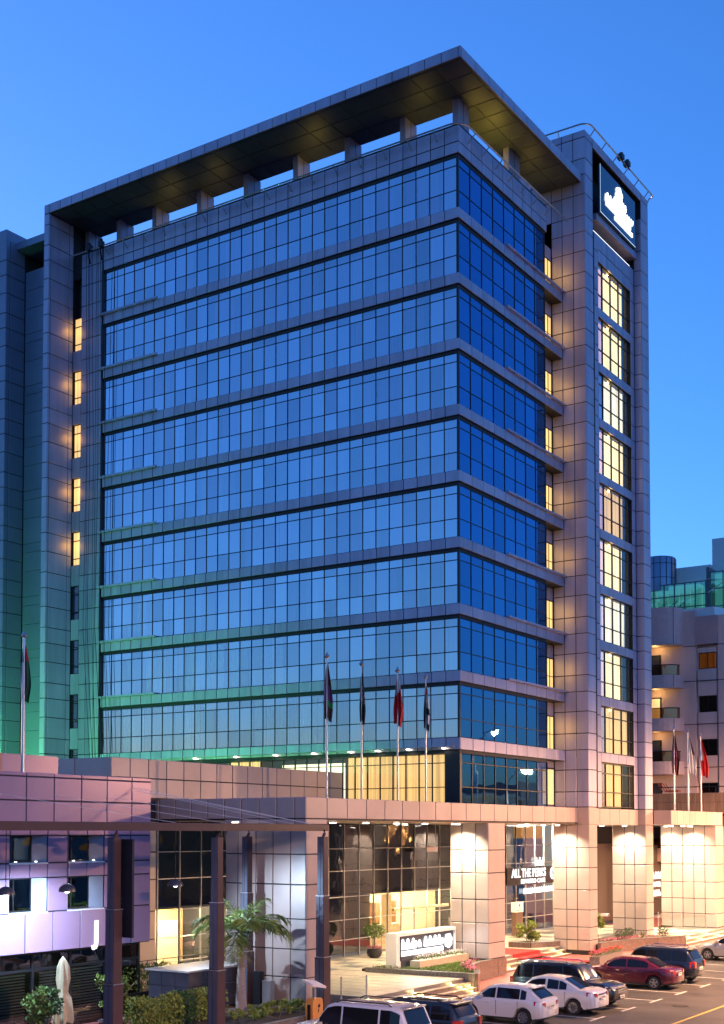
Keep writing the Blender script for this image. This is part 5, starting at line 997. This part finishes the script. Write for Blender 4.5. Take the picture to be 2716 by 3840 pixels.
# ================================================================== cars
TYRE = mat('tyre_rubber', (.014, .014, .015), .8); RIM = mat('alloy_rim', (.55, .55, .57), .28, .9); CGL = mat('car_glass', (.008, .009, .012), .05, 0, spec=.45); TRIM = mat('black_trim', (.015, .015, .016), .5); CHROME = mat('chrome', (.7, .7, .7), .12, 1.0)
TAIL = mat('tail_lamp', (.35, .01, .012), .15, coat=.8); HEADL = mat('head_lamp', (.65, .66, .68), .1, .3, coat=1); PLATE = mat('number_plate', (.70, .66, .58), .5); PLATET = mat('plate_mark', (.05, .05, .05), .5)
def interp(T, x):
    if x <= T[0][0]: return T[0][1]
    for (a, va), (c, vc) in zip(T[:-1], T[1:]):
        if x <= c:
            u = (x-a)/(c-a); u = u*u*(3-2*u) if (vc-va) else u; return va+(vc-va)*u
    return T[-1][1]
def wheel(parent, x, y, r, w, side, spokes=5):
    W_ = bpy.data.objects.new('wheel', None); me = MB(); n = 26
    prof = [(r*.62, -w/2), (r*.93, -w/2), (r, -w*.32), (r, w*.32), (r*.93, w/2), (r*.62, w/2)]
    b = MB(); b.loft([[(rr*math.cos(t), yy, rr*math.sin(t)) for t in [2*math.pi*j/n for j in range(n)]] for rr, yy in prof], False)
    W_ = b.build('wheel', TYRE, parent, True, (x, y, r))
    s = side; o = w/2*s
    def rim(b):
        b.loft([[(rr*math.cos(t), yy, rr*math.sin(t)) for t in [2*math.pi*j/n for j in range(n)]] for rr, yy in ((r*.66, o*1.0), (r*.60, o*1.02), (r*.57, o*.55))], False)
        for i in range(spokes):
            a = 2*math.pi*i/spokes+.3; ca, sa = math.cos(a), math.sin(a); q = r*.075
            b.loft([[(ca*rr-sa*q*k, yy, sa*rr+ca*q*k) for k, yy in ((-1.5*m_, o*.86), (1.5*m_, o*.86), (1.2*m_, o*.6), (-1.2*m_, o*.6))] for rr, m_ in ((r*.1, 1.3), (r*.59, .9))], True)
        b.loft([[(rr*math.cos(t), yy, rr*math.sin(t)) for t in [2*math.pi*j/12 for j in range(12)]] for rr, yy in ((r*.16, o*.7), (r*.15, o*.93))], True)
    part('rim', RIM, W_, rim); part('hub_well', TRIM, W_, lambda b: b.loft([[(rr*math.cos(t), o*.5, rr*math.sin(t)) for t in [2*math.pi*j/18 for j in range(18)]] for rr in (r*.61, r*.02)], False))
    return W_
def make_car(name, label, cat, x, y, rz, paint, L, Wd, Ht, kind, rails=False, chrome=False, spokes=5, two=None):
    """nose to local +x; y across"""
    C_ = thing(name, label, cat, (x, y, 0.0), rz, 'cars parked in the bays'); hw = Wd/2; r = .34 if kind == 'suv' else .315
    xr, xf = -L/2+.80+(.12 if kind == 'sedan' else 0), L/2-.86
    if kind == 'sedan': top = [(-L/2, .78), (-L/2+.10, .98), (-L/2+.5, 1.04), (-L/2+1.05, 1.03), (xf-.55, .98), (xf+.2, .90), (L/2-.25, .74), (L/2, .60)]; roof = [(-L/2+.62, 1.03), (-L/2+1.45, Ht-.06), (-L/2+2.05, Ht), (.25, Ht-.01), (.62, Ht-.10), (xf-.26, .97)]
    elif kind == 'hatch': top = [(-L/2, .80), (-L/2+.06, 1.0), (-L/2+.4, 1.02), (xf-.5, .98), (xf+.25, .90), (L/2-.22, .74), (L/2, .60)]; roof = [(-L/2+.10, 1.0), (-L/2+.60, Ht-.12), (-L/2+1.0, Ht-.015), (.0, Ht), (.38, Ht-.07), (xf-.16, .97)]
    else: top = [(-L/2, .90), (-L/2+.05, 1.1), (-L/2+.4, 1.12), (xf-.55, 1.10), (xf+.25, 1.06), (L/2-.2, .96), (L/2, .78)]; roof = [(-L/2+.07, 1.1), (-L/2+.38, Ht-.10), (-L/2+.7, Ht-.01), (.35, Ht), (.72, Ht-.10), (xf-.42, 1.10)]
    zs = .24 if kind != 'suv' else .32
    st = sorted(set([round(-L/2+L*i/28, 3) for i in range(29)] + [round(c+r*1.16*math.cos(a), 3) for c in (xr, xf) for a in lin(0, math.pi, 12)] + [-L/2+.02, -L/2+.07, L/2-.02, L/2-.08]))
    def half(xx):
        e = min(L/2-abs(xx), .7)/.7; return hw*(.80+.20*math.sqrt(max(0, 1-(1-e)**2)))
    rings = []
    for xx in st:
        zb = zs+(.10*max(0, 1-(L/2-abs(xx))/.5))
        for c in (xr, xf):
            R_ = r*1.16
            if abs(xx-c) < R_: zb = max(zb, r+math.sqrt(max(0, R_*R_-(xx-c)**2)))
        zt = interp(top, xx); zb = min(zb, zt-.12); w = half(xx); m1 = zb+(zt-zb)*.45
        rings.append([(xx, -w*.95, zb), (xx, -w, zb+.05), (xx, -w*1.0, m1), (xx, -w*.985, zt-.10), (xx, -w*.94, zt-.03), (xx, -w*.82, zt), (xx, -w*.4, zt+.022), (xx, 0, zt+.03), (xx, w*.4, zt+.022), (xx, w*.82, zt), (xx, w*.94, zt-.03), (xx, w*.985, zt-.10), (xx, w*1.0, m1), (xx, w, zb+.05), (xx, w*.95, zb)])
    b = MB(); b.loft(rings, True)
    # greenhouse
    def gh(xx):
        zr = interp(roof, xx) if True else 0; zbelt = interp(top, xx)-.03; return zbelt, max(zr, zbelt+.01)
    xs_ = [p[0] for p in roof]; den = []
    for a, c in zip(roof[:-1], roof[1:]): den += [a[0]+(c[0]-a[0])*i/4 for i in range(4)]
    den.append(roof[-1][0])
    def rz_(xx):
        for (a, va), (c, vc) in zip(roof[:-1], roof[1:]):
            if xx <= c: return va+(vc-va)*(xx-a)/(c-a)
        return roof[-1][1]
    tops = max(v for _, v in roof); belt = interp(top, 0)-.02
    def sec(xx):
        zr = rz_(xx); u = (zr-belt)/(tops-belt); u = max(0, min(1, u)); wb = half(xx)*.93; wt = wb-(.17*u)*(1 if kind != 'suv' else .8); return wb, wt, max(zr, belt)
    rg = []
    for xx in den:
        wb, wt, zr = sec(xx); rg.append([(xx, -wb, belt-.03), (xx, -wt-.01, max(belt, zr-.09)), (xx, -wt+.05, max(belt+.005, zr-.03)), (xx, -wt*.55, zr), (xx, 0, zr+.015), (xx, wt*.55, zr), (xx, wt-.05, max(belt+.005, zr-.03)), (xx, wt+.01, max(belt, zr-.09)), (xx, wb, belt-.03)])
    b.loft(rg, True)
    body = b.build('body', paint, C_, True)
    # side glass
    def spt(xx, f, s):
        wb, wt, zr = sec(xx); z0, z1 = belt-.0, max(belt+.01, zr-.10); w0 = wb; w1 = wt+.01; z = z0+(z1-z0)*f; k = (z-(belt-.03))/max(.02, (zr-.09)-(belt-.03)); return (xx, s*(wb+(w1-wb)*min(1, k)+.012), z)
    xa, xb = roof[0][0], roof[-1][0]
    if kind == 'sedan': wins = [(xa+.62, xa+.95, .05), (xa+.98, -.12, .05), (-.03, xb-.22, .05)]
    elif kind == 'hatch': wins = [(xa+.60, xa+.84, .05), (xa+.88, -.02, .05), (.05, xb-.30, .05)]
    else: wins = [(xa+.30, xa+1.02, .05), (xa+1.10, .05, .05), (.12, xb-.24, .05)]
    for s in (1, -1):
        for (a, c, f0) in wins:
            xs2 = lin(a, c, 6); lo = [spt(xx, .06, s) for xx in xs2]; hi = [spt(xx, .97, s) for xx in xs2]; bb = MB(); n0 = 0
            bb.v = lo+hi
            for i in range(6): bb.face(i, i+1, 7+i+1, 7+i)
            bb.build('side_window', CGL, C_)
    def shield(x0, x1, name, n=5, m=8, fin=.86):
        bb = MB()
        for i in range(n+1):
            xx = x0+(x1-x0)*i/n; wb, wt, zr = sec(xx)
            for j in range(m+1):
                yy = (-1+2*j/m); w = wt*fin*(1 if True else 0); zc = zr+.018-.02*abs(yy)**3
                dx = .014 if x1 > 0 else -.014
                bb.v.append((xx+dx, yy*w, zc+.012))
        for i in range(n):
            for j in range(m): bb.face(i*(m+1)+j, i*(m+1)+j+1, (i+1)*(m+1)+j+1, (i+1)*(m+1)+j)
        return bb.build(name, CGL, C_, True)
    shield(roof[-2][0]+.03, roof[-1][0]-.05, 'windscreen'); shield(roof[0][0]+.05, roof[1][0]-.02 if kind != 'sedan' else roof[1][0]-.04, 'rear_window', fin=.80)
    for (wx, wy, s) in ((xr, hw-.11, 1), (xr, -hw+.11, -1), (xf, hw-.11, 1), (xf, -hw+.11, -1)): wheel(C_, wx, wy, r, .22, s, spokes)
    zt = interp(top, -L/2+.1)
    for s in (1, -1):
        h2 = half(-L/2+.04)
        def tl_(b):
            if kind == 'suv': b.loft([[(-L/2-.02, s*h2*.93, z0), (-L/2-.02, s*h2*.72, z0), (-L/2+.10, s*h2*.78, z0), (-L/2+.22, s*(half(-L/2+.22)+.008), z0)] for z0 in (.78, 1.10)], True)
            else: b.loft([[(-L/2-.012, s*h2*.66, z0), (-L/2+.015, s*h2*.93, z0), (-L/2+.34, s*(half(-L/2+.34)+.006), z0+.06), (-L/2+.1, s*h2*.66, z0)] for z0 in (.74, .90)], True)
        part('tail_light', TAIL, C_, tl_)
        h3 = half(L/2-.12)
        part('headlight', HEADL, C_, lambda b: b.loft([[(L/2-.03, s*h3*.60, z0), (L/2-.10, s*h3*.90, z0), (L/2-.36, s*(half(L/2-.36)+.004), z0+.05), (L/2-.2, s*h3*.6, z0)] for z0 in ((.60, .71) if kind != 'suv' else (.74, .90))], True))
        part('mirror', paint, C_, lambda b: b.loft([[(xb-.42+dx, s*(hw-.02+k), belt+.02+z0) for k, z0 in ((.0, .0), (.2, .01), (.2, .13), (.02, .12))] for dx in (0, .1)], True))
        for xx in ((-.55, .35) if kind != 'hatch' else (-.5, .35)): part('door_handle', CHROME if chrome else paint, C_, lambda b: b.box(xx-.10, xx+.10, s*hw*.995-.012, s*hw*.995+.022, belt-.16, belt-.125))
        for xx in (-.02, .98 if kind != 'suv' else 1.02, -.95): part('door_seam', TRIM, C_, lambda b: b.box(xx-.006, xx+.006, s*hw*.985-.02, s*hw*.985+.022, zs+.12, belt-.05))
        if rails: part('roof_rail', CHROME if chrome else TRIM, C_, lambda b: b.tube([(-L/2+.75, s*(hw-.28), Ht-.02), (-L/2+.9, s*(hw-.28), Ht+.055), (.2, s*(hw-.28), Ht+.055), (.4, s*(hw-.28), Ht-.02)], .022, 6))
        part('sill_trim', TRIM, C_, lambda b: b.box(xr+r*1.2, xf-r*1.2, s*hw*.97-.01, s*hw*.97+.02, zs-.02, zs+.05))
    def bumper(b, e, zz):
        rr = []
        for (z0, d) in zz:
            ring = []
            for j in range(-8, 9):
                t = j/8; ring.append((e*(L/2+d-.30*abs(t)**3.2), t*(hw*.93+.02+d*.4), z0))
            rr.append(ring)
        b.loft(rr, False, False)
    dz = .10 if kind == 'suv' else 0
    part('rear_bumper', paint, C_, lambda b: bumper(b, -1, [(.36+dz, -.04), (.40+dz, .025), (.52+dz, .045), (.60+dz, .04), (.645+dz, -.03)]), True); part('lower_bumper', TRIM, C_, lambda b: bumper(b, -1, [(.22+dz, -.12), (.25+dz, -.015), (.36+dz, -.005)]), True)
    part('front_bumper', paint, C_, lambda b: bumper(b, 1, [(.36+dz, -.04), (.42+dz, .03), (.52+dz, .04), (.58+dz, -.03)]), True); part('lower_bumper', TRIM, C_, lambda b: bumper(b, 1, [(.22+dz, -.10), (.25+dz, .0), (.36+dz, .0)]), True)
    part('grille', CHROME if chrome else TRIM, C_, lambda b: [b.box(L/2-.03, L/2+.03, -hw*.42, hw*.42, z0, z0+.045) for z0 in ((.62, .70) if kind != 'suv' else (.66, .75, .84))])
    for xx, s in ((-L/2-.055, -1), (L/2+.055, 1)):
        p_ = part('number_plate', PLATE, C_, lambda b: b.box(xx-.012, xx+.012, -.22, .22, .66 if s < 0 and kind == 'sedan' else (.68 if s < 0 else .42), .79 if s < 0 and kind == 'sedan' else (.81 if s < 0 else .54)))
        part('plate_mark', PLATET, p_, lambda b: b.box(min(xx+s*.0125, xx+s*.014), max(xx+s*.0125, xx+s*.014), -.15, .15, (.715 if s < 0 else .46), (.755 if s < 0 else .50)))
    part('underbody', TRIM, C_, lambda b: b.box(-L/2+.2, L/2-.2, -hw*.75, hw*.75, zs-.03, .62))
    part('fuel_flap', TRIM, C_, lambda b: b.loft([[(xr+.05+.07*math.cos(t), s_, belt-.12+.07*math.sin(t)) for t in [2*math.pi*j/12 for j in range(12)]] for s_ in (-hw*.99, -hw*.99-.008)], False))
    if kind != 'sedan': part('spoiler', paint, C_, lambda b: b.box(roof[1][0]-.14, roof[1][0]+.12, -hw*.62, hw*.62, Ht-.09, Ht-.045))
    else: part('boot_trim', CHROME if chrome else TRIM, C_, lambda b: b.box(-L/2-.02, -L/2+.01, -.35, .35, .84, .87))
    return C_
def paint(name, col, metal=.1, rough=.28): return mat(name, col, rough, metal, coat=.9, noise=.03, nscale=2)
PW = paint('paint_white', (.70, .66, .65)); PW2 = paint('paint_pearl', (.62, .60, .62), .3); PB = paint('paint_black', (.010, .010, .012)); PM_ = paint('paint_maroon', (.13, .012, .028), .4); PN = paint('paint_midnight', (.012, .016, .03), .4); PS = paint('paint_silver', (.45, .45, .46), .7); PD = paint('paint_charcoal', (.022, .024, .032), .4)
N90 = R(90)
make_car('parked_car', 'pearl white large SUV with roof rails, cut by the picture edge beside the dark crossover', 'car', -20.85, -7.7, N90, PW2, 4.95, 1.95, 1.88, 'suv', rails=True)
make_car('parked_car', 'charcoal crossover with roof rails squeezed beside the pearl white SUV', 'car', -17.75, -7.95, N90, PD, 4.55, 1.86, 1.66, 'suv', rails=True)
make_car('parked_car', 'white hatchback with dark rear window parked nose to the kerb', 'car', -10.85, -8.0, N90, PW, 3.95, 1.70, 1.50, 'hatch', spokes=7)
make_car('parked_car', 'white sedan parked between the white hatchback and the black four-wheel drive', 'car', -7.15, -8.3, N90, PW, 4.45, 1.70, 1.50, 'sedan', spokes=9)
make_car('parked_car', 'black four-wheel drive parked facing the road with chrome grille', 'car', -4.75, -7.95, -N90, PB, 4.85, 1.85, 1.80, 'suv', rails=True, chrome=True, spokes=6)
make_car('parked_car', 'maroon sedan parked nose to the kerb before the dark estate', 'car', 2.80, -7.85, N90, PM_, 4.75, 1.80, 1.47, 'sedan', chrome=True)
make_car('parked_car', 'midnight blue estate SUV behind the maroon sedan', 'car', 5.75, -7.9, N90, PN, 4.7, 1.88, 1.72, 'suv', rails=True, chrome=True)
make_car('parked_car', 'silver grey sedan by the far granite steps, cut by the picture edge', 'car', 18.0, -8.3, N90, PS, 4.6, 1.78, 1.47, 'sedan')
# ground drain and litter bin details at the kerb
t = thing('security_camera', 'white security camera on the front edge of the tower pillar', 'camera', (13.9, -1.62, 2.55)); part('body', WHITE, t, lambda b: b.cbox(-.1, .28, -.42, .0, 0, .14, .02)); part('bracket', STEEL, t, lambda b: b.tube([(0, 0, .07), (0, .13, .07)], .03, 6)); part('lens', TRIM, t, lambda b: b.box(-.02, .2, -.44, -.421, .02, .12))

# guest sitting at the upstairs cafe window
def person(label, loc, rz):
    t = thing('person', label, 'person', loc, rz)
    V_ = [(0,0,.50), (0,.02,.78), (0,.03,1.02), (0,.0,1.12), (.10,-.02,.48), (.12,-.42,.50), (.13,-.44,.06), (.13,-.58,.04), (-.10,-.02,.48), (-.12,-.42,.50), (-.13,-.44,.06), (-.13,-.58,.04), (.19,.02,1.0), (.24,.0,.74), (.16,-.26,.70), (-.19,.02,1.0), (-.24,.0,.74), (-.16,-.26,.70)]
    E_ = [(0,1),(1,2),(2,3),(0,4),(4,5),(5,6),(6,7),(0,8),(8,9),(9,10),(10,11),(2,12),(12,13),(13,14),(2,15),(15,16),(16,17)]
    R_ = [.15,.15,.13,.06,.10,.075,.05,.045,.10,.075,.05,.045,.065,.05,.035,.065,.05,.035]
    me = bpy.data.meshes.new('body'); me.from_pydata(V_, E_, []); me.materials.append(mat('dark_jacket', (.02, .02, .025), .8)); o = link('body', me, t)
    md = o.modifiers.new('skin', 'SKIN')
    for i, sv_ in enumerate(me.skin_vertices[0].data): sv_.radius = (R_[i], R_[i]); sv_.use_root = i == 0
    o.modifiers.new('sub', 'SUBSURF').levels = 2; o.modifiers['sub'].render_levels = 2
    part('head', mat('skin', (.35, .20, .14), .6), t, lambda b: b.lathe([(.03, 0), (.065, .03), (.085, .10), (.09, .15), (.07, .21), (.02, .24)], (0, -.01, 1.14), 14), True)
    part('hair', mat('dark_hair', (.02, .015, .012), .6), t, lambda b: b.lathe([(.088, .12), (.097, .16), (.08, .225), (.02, .255)], (0, .012, 1.14), 14), True)
    part('seat', FRAME, t, lambda b: [b.box(-.22, .22, -.2, .25, .38, .42), b.box(-.02, .02, 0, .04, .0, .38), b.box(-.22, .22, .21, .25, .42, .85)])
person('person in a dark jacket sitting at the lit upstairs cafe window', (23.3, 8.2, 4.2), R(25))
for (x, y, lb) in ((-2.9, -12.3, 'round iron manhole cover in the parking lane by the black four-wheel drive'), (9.5, -12.6, 'round iron manhole cover in the parking lane past the estate')):
    t = thing('manhole_cover', lb, 'manhole cover', (x, y, 0)); part('ring', mat('cast_iron', (.05, .045, .04), .5, .6, noise=.3, nscale=8), t, lambda b: b.lathe([(.36, .0), (.36, .008), (.31, .008), (.31, .005)], (0,0,0), 24)); part('lid', MATS['cast_iron'], t, lambda b: b.lathe([(.30, 0), (.30, .01)], (0,0,0), 24))
